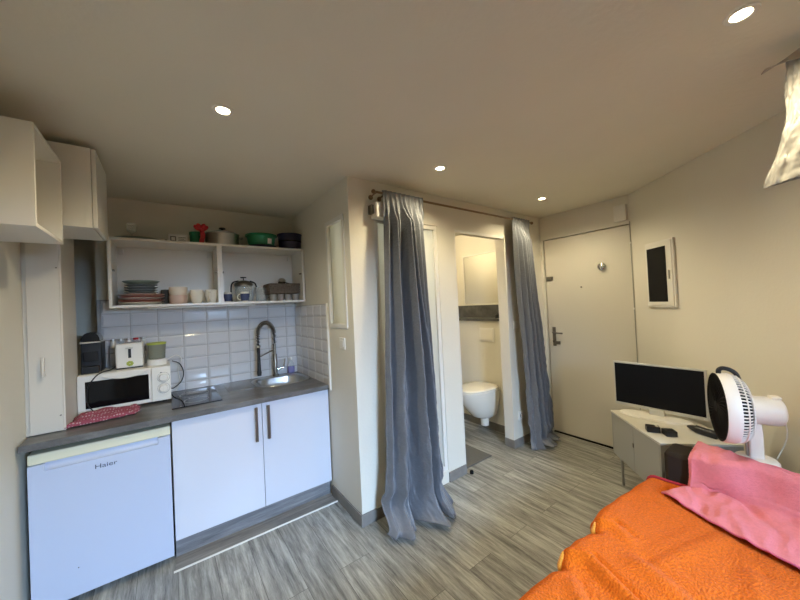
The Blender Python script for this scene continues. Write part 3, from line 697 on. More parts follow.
# coffee machine
cm = thing('coffee_machine', (-.435, 3.03, MZ1), 'black capsule coffee machine with silver band on the microwave', 'coffee machine')
cxm = -.418
def half_round(x0, x1, y0, y1, z0, z1, zc, n=10):
    """body whose top is rounded across X"""
    r = (x1 - x0) / 2; prof = [(x0, z0), (x0, zc)] + [((x0 + x1) / 2 - r * math.cos(PI * k / n), zc + (z1 - zc) * math.sin(PI * k / n)) for k in range(1, n)] + [(x1, zc), (x1, z0)]
    vs = [(p[0], y, p[1]) for y in (y0, y1) for p in prof]; k = len(prof)
    return MB().add(vs, [tuple(range(k)), tuple(range(2 * k - 1, k - 1, -1))] + [(i, (i + 1) % k, k + (i + 1) % k, k + i) for i in range(k)])
build(half_round(-.482, -.380, 2.99, 3.17, MZ1, 1.38, 1.358), 'body', M['blackp'], cm, bevel=.004)
build(half_round(-.479, -.383, 2.965, 3.12, 1.370, 1.432, 1.374), 'lid', M['blackg'], cm, bevel=.003)
build(MB().box(-.483, -.378, 2.955, 3.13, 1.358, 1.370), 'band', M['chrome'], cm, bevel=.003)
build(MB().box(-.468, -.394, 2.972, 2.992, 1.235, 1.30), 'brew_panel', M['hob'], cm, bevel=.004)
build(MB().box(-.474, -.386, 2.93, 2.992, MZ1, 1.205), 'drip_tray', M['blackp'], cm, bevel=.004)
# toaster
ts = thing('toaster', (-.235, 3.02, MZ1), 'white toaster with a green flower sticker on the microwave', 'toaster')
build(MB().box(-.308, -.155, 2.965, 3.125, MZ1 + .006, MZ1 + .178), 'body', M['whitepl'], ts, bevel=.012)
build(MB().box(-.304, -.16, 2.97, 3.12, MZ1, MZ1 + .01), 'base', M['blackp'], ts)
build(MB().box(-.238, -.222, 2.9635, 2.9652, MZ1 + .075, MZ1 + .150), 'lever_slot', M['blackp'], ts)
build(MB().box(-.250, -.210, 2.943, 2.963, MZ1 + .140, MZ1 + .150), 'lever', M['silverp'], ts, bevel=.003)
for yy in (3.015, 3.065): build(MB().box(-.292, -.17, yy - .011, yy + .011, MZ1 + .176, MZ1 + .1795), 'bread_slot', M['blackp'], ts)
fw_ = MB()
for k in range(7):
    a = 2 * PI * k / 7; fw_.lathe([(0, -.0016), (.0085, -.0012), (.0088, 0)], (-.230 + .012 * math.cos(a), 2.9652, MZ1 + .035 + .010 * math.sin(a)), 12, 'y')
build(fw_, 'flower_sticker', M['green_lid'], ts)
# blender jar
bj = thing('blender', (-.075, 3.03, MZ1), 'small blender jar with lime green lid on white base on the microwave', 'blender')
bc = (-.078, 3.02, MZ1)
build(MB().lathe([(0, 0), (.062, 0), (.064, .01), (.058, .042), (0, .044)], bc, 32), 'base', M['whitepl'], bj, smooth=True)
build(MB().lathe([(0, .045), (.050, .045), (.056, .15), (.054, .15), (.048, .05), (0, .05)], bc, 32), 'jar', M['jarg'], bj, smooth=True)
build(MB().lathe([(.0, .15), (.059, .15), (.059, .164), (.03, .168), (0, .169)], bc, 32), 'lid', M['green_lid'], bj, smooth=True)
# spice rack behind (jars)
rk = thing('spice_rack', (-.25, 3.16, MZ1), 'low wire rack behind toaster and coffee machine', 'rack')
rw = MB(); rw.tube([(-.36, 3.135, 1.30), (-.14, 3.135, 1.30)], .003, 6); rw.tube([(-.36, 3.185, 1.30), (-.14, 3.185, 1.30)], .003, 6)
for xx in (-.36, -.14):
    for yy in (3.135, 3.185): rw.tube([(xx, yy, MZ1), (xx, yy, 1.32)], .003, 6)
rw.box(-.36, -.14, 3.137, 3.183, 1.296, 1.299)
build(rw, 'frame', M['steel'], rk)
sl = ['spice jar on the rack nearest the coffee machine', 'second spice jar on the rack from the coffee machine', 'spice jar in the middle of the wire rack', 'red-capped spice jar on the rack above the toaster', 'spice jar on the rack nearest the blender']
for k in range(5):
    j = thing('spice_jar', (-.335 + k * .043, 3.16, 1.299), sl[k], 'jar', 'spice jars on the rack')
    build(MB().lathe([(0, 0), (.017, 0), (.018, .03), (.015, .05), (0, .05)], (-.335 + k * .043, 3.16, 1.299), 16), 'jar', M['glass' if k % 2 else 'paper'], j, smooth=True)
    build(MB().lathe([(.0, .05), (.016, .05), (.016, .064), (0, .065)], (-.335 + k * .043, 3.16, 1.299), 16), 'cap', M['red' if k == 3 else 'steel'], j, smooth=True)
# cables
def cable(pts, r, m_, lab, parent=None, nm='power_cable'):
    o = build(MB().tube(smooth_path(pts, 8), r, 8), nm, m_, parent, smooth='all')
    if parent is None: tag(o, lab, 'cable')
    return o
cable([(.012, 3.12, 1.16), (.06, 3.13, 1.13), (.085, 3.13, 1.06), (.07, 3.13, .99), (.02, 3.12, .945), (.0, 3.205, .93)], .004, M['blackp'], None, mw)
cable([(-.02, 3.08, 1.178), (.04, 3.14, 1.20), (.075, 3.16, 1.16), (.05, 3.17, 1.08), (.06, 3.17, .98), (.03, 3.17, .91)], .003, M['whitepl'], 'thin white power cable hanging behind the blender to the worktop')
cable([(-.31, 3.03, MZ1 + .02), (-.33, 2.94, MZ1 + .010), (-.37, 2.875, MZ1 + .006), (-.40, 2.848, MZ1 - .02), (-.43, 2.846, 1.08), (-.435, 2.846, .98), (-.41, 2.846, .93)], .0035, M['blackp'], 'black power cable looping from the toaster down over the microwave door')

# tea towel
def towelf(u_, v_):
    x = -.50 + .31 * u_ + .02 * math.sin(v_ * 3); y = 2.60 + .20 * v_ + .05 * u_
    ed = min(u_, 1 - u_, v_, 1 - v_)
    e = min(1, ed / .10)
    z = .907 + e * (.020 + .014 * math.sin(u_ * 9 + v_ * 4) * math.cos(v_ * 5 + 1) + .012 * noise.noise(Vector((u_ * 6, v_ * 6, 3)))) + .02 * e * (1 - u_) * v_
    x += .012 * noise.noise(Vector((v_ * 5, u_ * 5, 1))); y += .012 * noise.noise(Vector((v_ * 4, u_ * 7, 8)))
    return (x, y, max(z, .905))
o = build(MB().grid(towelf, 44, 34), 'tea_towel', M['towel'], smooth='all', solid=.006); tag(o, 'crumpled red dotted tea towel on the worktop before the microwave', 'towel')

# ------------------------------------------------------------------ switches, sockets
def plate_thing(name, c, axis, lab, cat, socket=False, size=.08):
    t_ = thing(name, c, lab, cat); x, y, z = c; h = size / 2
    if axis == 'y':
        build(MB().box(x - h, x + h, y - .010, y, z - h, z + h), 'plate', M['whitepl'], t_, bevel=.003)
        if socket:
            build(MB().lathe([(0, .001), (.019, .001), (.020, -.012), (.023, -.012), (.023, 0)], (x, y - .004, z), 24, 'y'), 'socket_well', M['cabgrey'], t_, smooth=True)
            for dx in (-.009, .009): build(MB().cyl((x + dx, y - .0125, z), (x + dx, y - .0105, z), .003, n=10), 'pin_hole', M['ink'], t_)
        else: build(MB().box(x - h * .6, x + h * .6, y - .014, y - .009, z - h * .6, z + h * .6), 'rocker', M['lam'], t_, bevel=.002)
    else:
        build(MB().box(x - .010, x, y - h, y + h, z - h, z + h), 'plate', M['whitepl'], t_, bevel=.003)
        build(MB().box(x - .014, x - .009, y - h * .6, y + h * .6, z - h * .6, z + h * .6), 'rocker', M['lam'], t_, bevel=.002)
    return t_
plate_thing('light_switch', (1.04, 2.165, 1.252), 'x', 'white light switch below the glazed niche', 'light switch', size=.085)
plate_thing('light_switch', (2.925, 1.984, 1.25), 'y', 'white light switch beside the curtain right of the bathroom doorway', 'light switch')
plate_thing('wall_socket', (2.935, 1.984, .307), 'y', 'white wall socket low on the wall right of the bathroom doorway', 'socket', True, .085)
ds = thing('door_stop', (2.12, 1.955, 0), 'small black door stop on the floor beside the doorway skirting', 'door stop')
build(MB().lathe([(0, 0), (.016, 0), (.016, .022), (.012, .028), (0, .028)], (2.118, 1.95, 0), 18), 'rubber', M['black_matte'], ds, smooth=True)

# ------------------------------------------------------------------ blind cassette, curtain rod, curtains
bc_ = thing('roller_blind', (1.5, 1.96, 2.17), 'white roller blind box above the shower window behind the curtain', 'blind')
build(MB().box(1.222, 1.60, 1.905, 1.984, 2.155, 2.262), 'cassette', M['lam'], bc_, bevel=.003)
build(MB().box(1.200, 1.222, 1.935, 1.984, 2.185, 2.250), 'end_bracket', M['darksteel'], bc_, bevel=.002)
rd = thing('curtain_rod', (2.17, 1.88, 2.31), 'long thin bronze curtain rod running along the bathroom wall', 'curtain rod')
RY, RZ = 1.888, 2.325
build(MB().cyl((1.20, RY, RZ), (3.17, RY, RZ), .009, n=14), 'rod', M['bronze'], rd, smooth=True)
for xx in (1.205, 3.165):
    build(MB().ball((xx + (-.012 if xx < 2 else .012), RY, RZ), .016), 'finial', M['bronze'], rd, smooth='all')
for xx in (1.225, 1.30, 2.30, 3.135):
    if xx == 2.30: continue
    w = MB().tube([(xx, RY, RZ), (xx, 1.93, RZ + .002), (xx, 1.984, RZ - .01)], .0055, 8); w.cyl((xx, 1.977, RZ - .01), (xx, 1.984, RZ - .01), .018, n=16)
    build(w, 'bracket', M['bronze'], rd, smooth=True)

def curtain_mesh(prof, folds, seed, ztop=2.345, nu=220, nv=150, puddle=None, yw=None, npleat=9):
    """prof: (z, x_left, x_right, y_mid) rows; folds: (u_top, u_bottom, width_top, width_bottom, depth) ridges towards the room"""
    def interp(z):
        for a, b_ in zip(prof, prof[1:]):
            if a[0] >= z >= b_[0]:
                f = (a[0] - z) / (a[0] - b_[0] + 1e-9)
                return [a[i] + (b_[i] - a[i]) * f for i in (1, 2, 3)]
        return list(prof[-1][1:])
    def fn(u_, v_):
        z = ztop * (1 - v_) + .006 * v_
        xl, xr, ym = interp(z)
        head = max(0, min(1, 1 - (ztop - z) / .22)); g = 1 - head
        y = ym + .02; 
        for (ut, ub, wt, wb, dp) in folds:
            vv = v_ ** .8; uc = ut + (ub - ut) * vv + .012 * math.sin(v_ * 7 + ut * 20); w_ = wt + (wb - wt) * v_
            q = (u_ - uc) / (w_ * .72); y -= 1.9 * dp * g * math.exp(-abs(q) ** 1.7) * (.6 + .5 * min(1, v_ * 2))
        y = y * (1 - head) + head * (ym - .012 * abs(math.sin(PI * npleat * u_)) ** .6)
        y -= (.004 + .001 * v_) * math.sin(2 * PI * npleat * 1.0 * (u_ + .05 * math.sin(v_ * 4 + seed)))
        x = xl + (xr - xl) * u_
        wr = max(0, v_ - .3)
        n1 = noise.noise(Vector((u_ * 7 + v_ * 3, v_ * 9, seed + 4))); n2 = noise.noise(Vector((u_ * 16, v_ * 22 + u_ * 5, seed + 9)))
        n3 = noise.noise(Vector((u_ * 26 - v_ * 12, v_ * 30 + u_ * 9, seed))); y -= wr * (.026 * n1 + .022 * (1 - abs(n2) * 2) * .6 + .012 * (1 - abs(n3) * 2.5)); x += .018 * wr * n1
        if puddle and z < puddle[0]:
            q = (puddle[0] - z) / puddle[0]; q2 = q * q
            wv = math.sin(u_ * 11 + seed) + .6 * math.sin(u_ * 23 + seed * 2)
            y -= puddle[1] * q2 * (.45 + .55 * math.sin(u_ * PI)) + .022 * q * wv; x += puddle[2] * (u_ - .5) * q2 + .015 * q * math.cos(u_ * 17 + seed)
            # the cloth buckles into a low roll before it reaches the floor
            y += .045 * math.sin(q * 2 * PI) * (.5 + .5 * math.sin(u_ * 6 + seed))
            z = z * (1 - .45 * q) + .030 * q2 * (1 + .6 * wv) ; z = max(z, .008)
        if yw: y = min(y, yw)
        return (x, y, z)
    return MB().grid(fn, nu, nv)
ct = thing('curtain', (1.45, 1.86, 0), 'long grey curtain hanging before the shower window and puddling on the floor', 'curtain', 'grey curtains on the bronze rod')
c_ = curtain_mesh([(2.36, 1.262, 1.645, RY), (2.2, 1.268, 1.640, 1.868), (1.5, 1.225, 1.625, 1.855), (.9, 1.19, 1.630, 1.85), (.5, 1.165, 1.625, 1.845), (.25, 1.145, 1.635, 1.84), (.0, 1.12, 1.645, 1.83)],
    [(.05, .05, .05, .06, .03), (.20, .20, .05, .10, .06), (.33, .30, .04, .05, .03), (.28, .40, .03, .05, -.03), (.40, .60, .03, .13, .085), (.46, .70, .02, .03, -.03), (.50, .80, .03, .10, .075), (.62, .86, .04, .05, .03), (.74, .90, .04, .05, .045), (.90, .97, .04, .04, .03)],
    1.3, puddle=(.26, .10, .08), yw=1.955)
build(c_, 'drape', M['curtain'], ct, smooth='all', solid=.003)
ct2 = thing('curtain', (3.05, 1.86, 0), 'grey curtain pushed to the rod end beside the entrance door', 'curtain', 'grey curtains on the bronze rod')
c_ = curtain_mesh([(2.36, 2.825, 3.125, RY), (2.2, 2.825, 3.120, 1.875), (1.5, 2.835, 3.14, 1.88), (.9, 2.85, 3.19, 1.87), (.4, 2.875, 3.25, 1.865), (.0, 2.89, 3.28, 1.86)],
    [(.06, .06, .06, .08, .03), (.22, .20, .06, .08, .05), (.38, .40, .05, .09, .055), (.54, .62, .05, .08, .05), (.70, .78, .05, .06, .045), (.88, .93, .06, .06, .04)],
    4.1, nu=160, puddle=(.16, .05, .05), yw=1.955, npleat=7)
build(c_, 'drape', M['curtain'], ct2, smooth='all', solid=.003)

# ------------------------------------------------------------------ entrance door
dr = struct(build(MB().box(3.494, 3.534, DY0 + .005, DY1 + .005, .018, DZ - .008), 'door_1', M['door'], bevel=.002))
hp = MB().box(3.484, 3.494, DY1 - .075, DY1 - .04, .975, 1.185); build(hp, 'handle_plate', M['darksteel'], dr, bevel=.003)
build(MB().tube([(3.49, DY1 - .058, 1.125), (3.455, DY1 - .058, 1.125), (3.450, DY1 - .075, 1.124), (3.452, DY1 - .165, 1.120)], .008, 10), 'lever', M['darksteel'], dr, smooth='all')
kk = MB().cyl((3.486, DY1 - .058, 1.035), (3.455, DY1 - .058, 1.035), .004, n=8); kk.lathe([(.006, -.002), (.018, -.002), (.018, .002), (.006, .002), (.006, -.002)], (3.44, DY1 - .075, 1.03), 18, 'y'); kk.box(3.44, 3.452, DY1 - .14, DY1 - .075, 1.0, 1.035)
build(kk, 'key', M['darksteel'], dr)
build(MB().box(3.474, 3.494, DY1 - .075, DY1 - .005, 1.715, 1.750), 'bolt', M['darksteel'], dr, bevel=.003)
build(MB().lathe([(0, -.006), (.007, -.005), (.010, 0)], (3.494, 1.561, 1.612), 16, 'x'), 'peephole', M['darksteel'], dr, smooth=True)
kn = MB().lathe([(0, -.035), (.022, -.034), (.036, -.026), (.038, -.016), (.02, -.008), (.02, 0)], (3.494, 1.352, 1.80), 28, 'x')
build(kn, 'knob', M['chrome'], dr, smooth=True)
# door frame lines
struct(build(MB().box(3.488, 3.535, DY0, DY1 + .01, .0003, .006), 'trim_12', M['black_matte']))
w = MB(); w.box(3.478, 3.4925, DY0 - .02, DY1 + .03, DZ, DZ + .012); w.box(3.480, 3.4925, DY0 - .006, DY0 + .004, 0, DZ)
struct(build(w, 'trim_11', M['whitep']))
ch = thing('door_chime', (3.49, 1.165, 2.19), 'small white chime box above the right corner of the entrance door', 'door chime')
build(MB().box(3.452, 3.49, 1.115, 1.215, 2.205, 2.355), 'case', M['lam'], ch, bevel=.004)
# cable running down the corner
cb = thing('corner_cable', (3.47, 1.10, 0), 'thin white cable clipped down the corner beside the entrance door', 'cable')
build(MB().tube([(3.478, 1.098, .09), (3.478, 1.098, 2.19)], .0035, 8), 'cable', M['cabgrey'], cb, smooth='all')
for zz in (.7, 1.37, 1.98): build(MB().box(3.470, 3.486, 1.090, 1.106, zz, zz + .018), 'clip', M['lam'], cb, bevel=.002)

# electrical panel on the right wall (local frame of the wall: x along, -y into the room)
def rw_thing(name, lab, cat, t0, z0):
    o_ = thing(name, (0, 0, 0), lab, cat, rotz=RA); p = RW(t0, 0, z0); o_.location = p
    return o_
ep = rw_thing('electrical_panel', 'white framed wall panel with dark glass on the right wall', 'electrical panel', .335, 1.39)
def rbox(t0, t1, d0, d1, z0, z1, T0=.335, Z0=1.39): return MB().box(t0 - T0, t1 - T0, -d1, -d0, z0 - Z0, z1 - Z0)
build(rbox(.212, .522, .0, .018, 1.395, 1.935), 'frame', M['lam'], ep, bevel=.003)
w = rbox(.224, .508, .018, .024, 1.408, 1.922); dpan = build(w, 'door', M['lam'], ep, bevel=.002)
build(rbox(.242, .452, .024, .027, 1.442, 1.885), 'dark_glass', M['screen'], dpan, bevel=.002)
build(rbox(.476, .486, .024, .032, 1.62, 1.69), 'latch', M['cabgrey'], dpan, bevel=.002)

# ------------------------------------------------------------------ TV cabinet (own frame: x along the front, y towards the wall)
CA = math.atan2(-.705, -.71); CO = Vector((2.884, 1.111, 0)); CL, CD = .615, .45
cab = thing('tv_cabinet', (0, 0, 0), 'low grey two-door cabinet on legs below the television', 'cabinet', rotz=CA); cab.location = CO
w = MB(); w.box(0, .012, 0, CD, .225, .566); w.box(CL - .012, CL, 0, CD, .225, .566); w.box(.012, CL - .012, 0.012, CD, .225, .237); w.box(.012, CL - .012, CD - .012, CD, .237, .566)
build(w, 'carcass', M['cabgrey'], cab, bevel=.002)
build(MB().box(-.003, CL + .003, -.004, CD, .566, .580), 'top', M['cabtop'], cab, bevel=.002)
for x0, x1 in ((.014, CL / 2 - .0015), (CL / 2 + .0015, CL - .014)):
    d = build(MB().box(x0, x1, .0, .012, .24, .562), 'door', M['cabgrey'], cab, bevel=.002)
build(MB().box(CL / 2 - .006, CL / 2 + .006, -.006, .0, .415, .445), 'finger_pull', M['darksteel'], cab, bevel=.002)
for x_ in (.045, CL - .045):
    for y_ in (.04, CD - .04): build(MB().cyl((x_, y_, 0), (x_, y_, .226), .009, .011, 12), 'leg', M['steel'], cab, smooth=True)

# television
tv = thing('television', (2.93, .82, .58), 'flat television with silver bezel standing on the grey cabinet', 'television')
TX, TY0, TY1, TZ0, TZ1 = 2.955, .540, 1.105, .620, .972
build(MB().box(TX, TX + .022, TY0, TY1, TZ0, TZ1), 'bezel', M['silverp'], tv, bevel=.004)
build(MB().box(TX + .018, TX + .045, TY0 + .10, TY1 - .10, TZ0 + .05, TZ1 - .06), 'back_cover', M['whitepl'], tv, bevel=.01)
build(MB().box(TX - .002, TX + .002, TY0 + .012, TY1 - .012, TZ0 + .024, TZ1 - .012), 'screen', M['screen'], tv)
build(MB().box(TX - .003, TX + .001, TY0 + .02, TY0 + .026, TZ0 + .008, TZ0 + .013), 'status_light', M['whitepl'], tv)
sd = MB()
ring = lambda k, z_: [(2.915 + .085 * k * math.cos(a) - .045 * k * math.sin(a) * .35, .835 + .215 * k * math.sin(a), z_) for a in [2 * PI * i / 36 for i in range(36)]]
sd = loft([ring(1, .5805), ring(1, .590), ring(.97, .595)], True, True); build(sd, 'stand_base', M['whitepl'], tv, smooth=True)
build(MB().box(2.93, 2.965, .78, .87, .588, .64), 'stand_neck', M['silverp'], tv, bevel=.004)

# small black things on the cabinet
def gadget(name, c, sx, sy, sz, rz, lab, cat, face=None):
    t_ = thing(name, c, lab, cat, rotz=rz)
    t_.location = c
    build(MB().box(-sx / 2, sx / 2, -sy / 2, sy / 2, 0, sz), 'case', M['blackp'], t_, bevel=.006)
    if face: build(MB().box(-sx * .36, sx * .36, -sy * .38, -sy * .18, sz, sz + .0015), 'screen_strip', M['silverp'], t_)
    return t_
gadget('card_reader', (2.620, .762, .58), .055, .075, .040, math.radians(28), 'small black gadget with a silver strip near the cabinet front edge', 'gadget', True)
gadget('charger_box', (2.625, .675, .58), .065, .065, .036, math.radians(40), 'small plain black box beside the gadget with the silver strip', 'gadget')
gp = thing('glasses_case', (2.80, .55, .58), 'black tapered glasses case lying below the television', 'case')
build(MB().tube(smooth_path([(2.835, .628, .598), (2.80, .58, .602), (2.775, .52, .602), (2.76, .47, .600)], 6), .02, 12, radii=[.006 + .020 * min(1, i / 7) for i in range(19)]), 'case', M['blackp'], gp, smooth='all')
o = build(MB().tube([(2.93, .60, .5865), (2.86, .60, .5865)], .004, 8), 'pen', M['blackp'], smooth='all'); tag(o, 'thin black pen lying behind the glasses case', 'pen')

# ------------------------------------------------------------------ sofa, blankets
sf = thing('sofa', (1.4, .28, 0), 'dark brown sofa mostly covered by orange and pink blankets', 'sofa')
AX0, AX1 = 2.295, 2.480
build(MB().box(.50, AX0, -.02, .695, .10, .30), 'base', M['sofa'], sf, bevel=.02)
build(MB().box(.505, AX0 - .003, -.02, .705, .30, .408), 'seat_cushion', M['sofa'], sf, bevel=.035, smooth=True)
build(MB().box(AX0, AX1, -.03, .625, .05, .600), 'armrest', M['sofa'], sf, bevel=.022, smooth=True)
build(MB().box(.33, .50, -.03, .625, .05, .600), 'armrest', M['sofa'], sf, bevel=.022, smooth=True)
for xx in (.42, 2.43):
    for yy in (.0, .56): build(MB().cyl((xx, yy, 0), (xx, yy, .06), .02, n=12), 'foot', M['blackp'], sf)

def seg_d(p, a, b_):
    ax, ay = a; bx_, by_ = b_; dx, dy = bx_ - ax, by_ - ay; L2 = dx * dx + dy * dy
    t_ = max(0, min(1, ((p[0] - ax) * dx + (p[1] - ay) * dy) / L2)); qx, qy = ax + dx * t_, ay + dy * t_
    s_ = (p[0] - ax) * dy - (p[1] - ay) * dx
    return math.hypot(p[0] - qx, p[1] - qy), t_, (1 if s_ > 0 else -1)
FOLDS = [((1.31, .74), (1.36, .64), .024, .026), ((1.36, .64), (1.27, .42), .026, .030), ((1.27, .42), (1.10, .22), .014, .04), ((1.61, .74), (1.66, .66), .020, .022), ((1.66, .66), (1.62, .58), .010, .03), ((1.20, .62), (1.02, .44), .010, .035), ((1.93, .36), (1.50, .50), .010, .05), ((1.50, .50), (1.42, .30), .010, .05), ((2.2, .66), (1.95, .60), .006, .05), ((1.75, .2), (1.35, .12), .012, .05)]
def orangef(u_, v_):
    # u: x from .55 to 2.335 ; v: 0 at y=-.02 .. seat edge .. down the front
    x = .56 + (2.288 - .56) * u_
    prof_len = .75 + .34; s_ = v_ * prof_len
    E_ = [(.50, .735), (.99, .738), (1.09, .736), (1.20, .726), (1.262, .700), (1.29, .722), (1.335, .742), (1.45, .745), (1.53, .728), (1.575, .698), (1.60, .722), (1.65, .752), (1.77, .762), (1.93, .750), (2.10, .727), (2.34, .704)]
    for (xa, ya), (xb, yb) in zip(E_, E_[1:]):
        if xa <= x <= xb: tt = (x - xa) / (xb - xa); tt = tt * tt * (3 - 2 * tt); edge = ya + (yb - ya) * tt; break
    r = .045; flat = edge - r + .02
    if s_ < flat + .0: y = -.02 + s_; z = .425
    elif s_ < flat + r * PI / 2:
        a = (s_ - flat) / r; y = edge - r + r * math.sin(a); z = .425 - r + r * math.cos(a)
    else:
        q = s_ - flat - r * PI / 2; y = edge + .010 * math.sin(x * 21 + q * 6) * min(1, q * 8) - .02 * q; z = .425 - r - q
    top = 1 if s_ < flat else max(0, 1 - (s_ - flat) / .07)
    for a_, b_, hgt, wd in FOLDS:
        d_, t_, sg = seg_d((x, min(y, .74)), a_, b_)
        z += top * 1.5 * hgt * math.exp(-(d_ / wd) ** 2) * (math.sin(PI * min(1, max(.0, t_ * .8 + .2))) * .6 + .4)
        dd_, _, _ = seg_d((x, min(y, .74)), (a_[0] + .05, a_[1]), (b_[0] + .042, b_[1]))
        z -= top * hgt * .8 * math.exp(-(dd_ / (wd * .55)) ** 2)
    z += top * (.007 * noise.noise(Vector((x * 5, y * 5, 1))) + .003 * noise.noise(Vector((x * 16, y * 16, 2))))
    z = max(z, .412 if top >= 1 else .04)
    return (x, y, z)
ob = thing('orange_blanket', (1.45, .35, .42), 'orange fleece blanket spread over the sofa seat', 'blanket')
build(MB().grid(orangef, 260, 130), 'fleece', M['orange'], ob, smooth='all', solid=.008)
hem = [Vector(orangef(1, k / 60)) + Vector((.003, 0, .010)) for k in range(16, 62) if k <= 60]
build(MB().tube(hem, .008, 8), 'hem', M['crimson'], ob, smooth='all')
for cxx, hw_ in ((1.312, .034), (1.622, .030)):
    pts = []
    for k in range(13):
        x_ = cxx - hw_ + 2 * hw_ * k / 12; u_ = (x_ - .56) / 1.772
        p = Vector(orangef(u_, .672)); pts.append(p + Vector((-.006, .008, -.008)))
    build(MB().tube(pts, .013, 10, radii=[.003 + .009 * math.sin(PI * k / 12) for k in range(13)]), 'lining_fold', M['yellow'], ob, smooth='all')

# pink blanket draped over the armrest
rowsP = []   # control polylines for successive strips, from the free left edge towards the camera side
def polyP(j):
    F = smooth_path([(2.115, .590, .440), (2.075, .535, .440), (2.02, .42, .440), (1.945, .268, .440), (1.90, .12, .440), (1.86, -.06, .440)], 10)
    I = smooth_path([(2.266, .512, .445), (2.262, .48, .447), (2.285, .36, .450), (2.26, .24, .455), (2.24, .10, .455), (2.22, -.06, .455)], 10)
    K = smooth_path([(2.276, .505, .50), (2.276, .47, .52), (2.276, .35, .53), (2.29, .24, .54), (2.27, .10, .545), (2.26, -.06, .545)], 10)
    A = smooth_path([(2.280, .505, .600), (2.280, .46, .606), (2.280, .35, .614), (2.305, .25, .615), (2.285, .12, .615), (2.28, -.06, .61)], 10)
    A2 = smooth_path([(2.312, .503, .618), (2.312, .46, .620), (2.312, .35, .630), (2.322, .255, .636), (2.305, .12, .636), (2.30, -.06, .63)], 10)
    B = smooth_path([(2.545, .515, .612), (2.515, .455, .613), (2.415, .345, .630), (2.352, .262, .645), (2.325, .13, .645), (2.31, -.06, .64)], 10)
    q = j * (len(F) - 1); i = min(int(q), len(F) - 2); f = q - i
    return [S_[i].lerp(S_[i + 1], f) for S_ in (F, I, K, A, A2, B)]
def pinkf(u_, v_):
    P = polyP(u_); S_ = [0, .44, .58, .72, .80, 1.0]
    k = 0
    while k < 4 and v_ > S_[k + 1]: k += 1
    f = (v_ - S_[k]) / (S_[k + 1] - S_[k])
    p0 = P[max(k - 1, 0)]; p1 = P[k]; p2 = P[k + 1]; p3 = P[min(k + 2, 5)]
    c = 0.5 * ((2 * p1) + (p2 - p0) * f * .6 + (2 * p0 * .6 - 5 * p1 + 2.0 * p1 + 4 * p2 - 1.6 * p2 + 0 * p3) * 0 + Vector((0, 0, 0)))
    c = p1.lerp(p2, f)
    wr = min(1, u_ * 12) * min(1, (1 - u_) * 12 + .2)
    c = c.copy()
    c.z += wr * (.010 * noise.noise(Vector((c.x * 9, c.y * 9, 5))) + .007 * (1 - abs(noise.noise(Vector((c.x * 8 + c.y * 5, c.y * 14 - c.x * 6, 2)))) * 3) + .016 * abs(math.sin(v_ * 5 + u_ * 7.5 + noise.noise(Vector((u_ * 3, v_ * 3, 1))))) * (1 if v_ < .5 else .35))
    c.x -= wr * .012 * (.5 + .5 * math.sin(u_ * 16 + v_ * 3)) * math.exp(-((v_ - .58) / .16) ** 2)
    c.z = max(c.z, .438 if v_ < .44 else c.z)
    return tuple(c)
pk = thing('pink_blanket', (2.2, .25, .44), 'pink fleece throw draped over the sofa arm onto the orange blanket', 'blanket')
# smooth the profile by resampling with subdivision
build(MB().grid(pinkf, 110, 72), 'fleece', M['pink'], pk, smooth='all', solid=.007)
h1 = [Vector(pinkf(0, k / 60)) + Vector((0, .001, .001)) for k in range(61)]
h2 = [Vector(pinkf(k / 80, 0)) for k in range(81)]
build(MB().tube(h1, .0055, 8, radii=[.0045 + .0015 * (i % 2) for i in range(61)]), 'hem', M['pink'], pk, smooth='all')
build(MB().tube(h2, .0042, 8), 'hem', M['pinkhem'], pk, smooth='all')

# ------------------------------------------------------------------ fan (own frame: +y is the airflow direction)
FA = math.atan2(.93, -.37) - PI / 2
fn_ = thing('fan', (2.455, .275, .60), 'white desk fan with black front grille and dark carry handle beside the television', 'fan', rotz=FA)
fn_.location = (2.440, .276, .601)
AZ = .285
build(MB().lathe([(0, 0), (.082, 0), (.086, .008), (.084, .026), (.074, .038), (.045, .044), (0, .045)], (0, 0, 0), 40), 'base', M['pinkw'], fn_, smooth=True)
nk = loft([rrect(-.026, .026, -.028, .028, .012, z_) for z_ in (.036, .10, .16)] + [rrect(-.020, .020, -.024, .024, .010, .235)], True, True)
build(nk, 'stand_column', M['pinkw'], fn_, smooth=True)
build(MB().box(.022, .0275, -.016, .0, .06, .115), 'display_slot', M['blackp'], fn_, bevel=.001)
build(MB().box(-.014, .014, -.006, .034, .034, .14), 'support_rib', M['cabgrey'], fn_, bevel=.004)
def LY(prof): return MB().lathe([(r, h) for r, h in prof], (0, 0, AZ), 64, 'y')
build(LY([(.174, .135), (.179, .134), (.181, .128), (.181, .088), (.178, .080), (.172, .080), (.172, .125), (.174, .135)]), 'front_ring', M['pinkw'], fn_, smooth=True)
# slotted shroud
sh = MB(); nb = 66
for k in range(nb):
    a = 2 * PI * k / nb; da = PI / nb * .95
    vs = []
    for (r, h) in ((.178, .082), (.176, .068), (.166, .048), (.150, .034)):
        for s1 in (-da * .34, da * .34):
            for rr in (r, r - .006): vs.append((rr * math.cos(a + s1), h, AZ + rr * math.sin(a + s1)))
    fs = []
    for j in range(3):
        b0 = j * 4; b1 = b0 + 4
        fs += [(b0, b0 + 2, b1 + 2, b1), (b0 + 1, b1 + 1, b1 + 3, b0 + 3), (b0, b1, b1 + 1, b0 + 1), (b0 + 2, b0 + 3, b1 + 3, b1 + 2)]
    sh.add(vs, fs)
for (r, h) in ((.1715, .058),):
    sh.tube([(r * math.cos(2 * PI * i / 56), h, AZ + r * math.sin(2 * PI * i / 56)) for i in range(56)], .003, 6, closed=True)
build(sh, 'slotted_shroud', M['pinkw'], fn_)
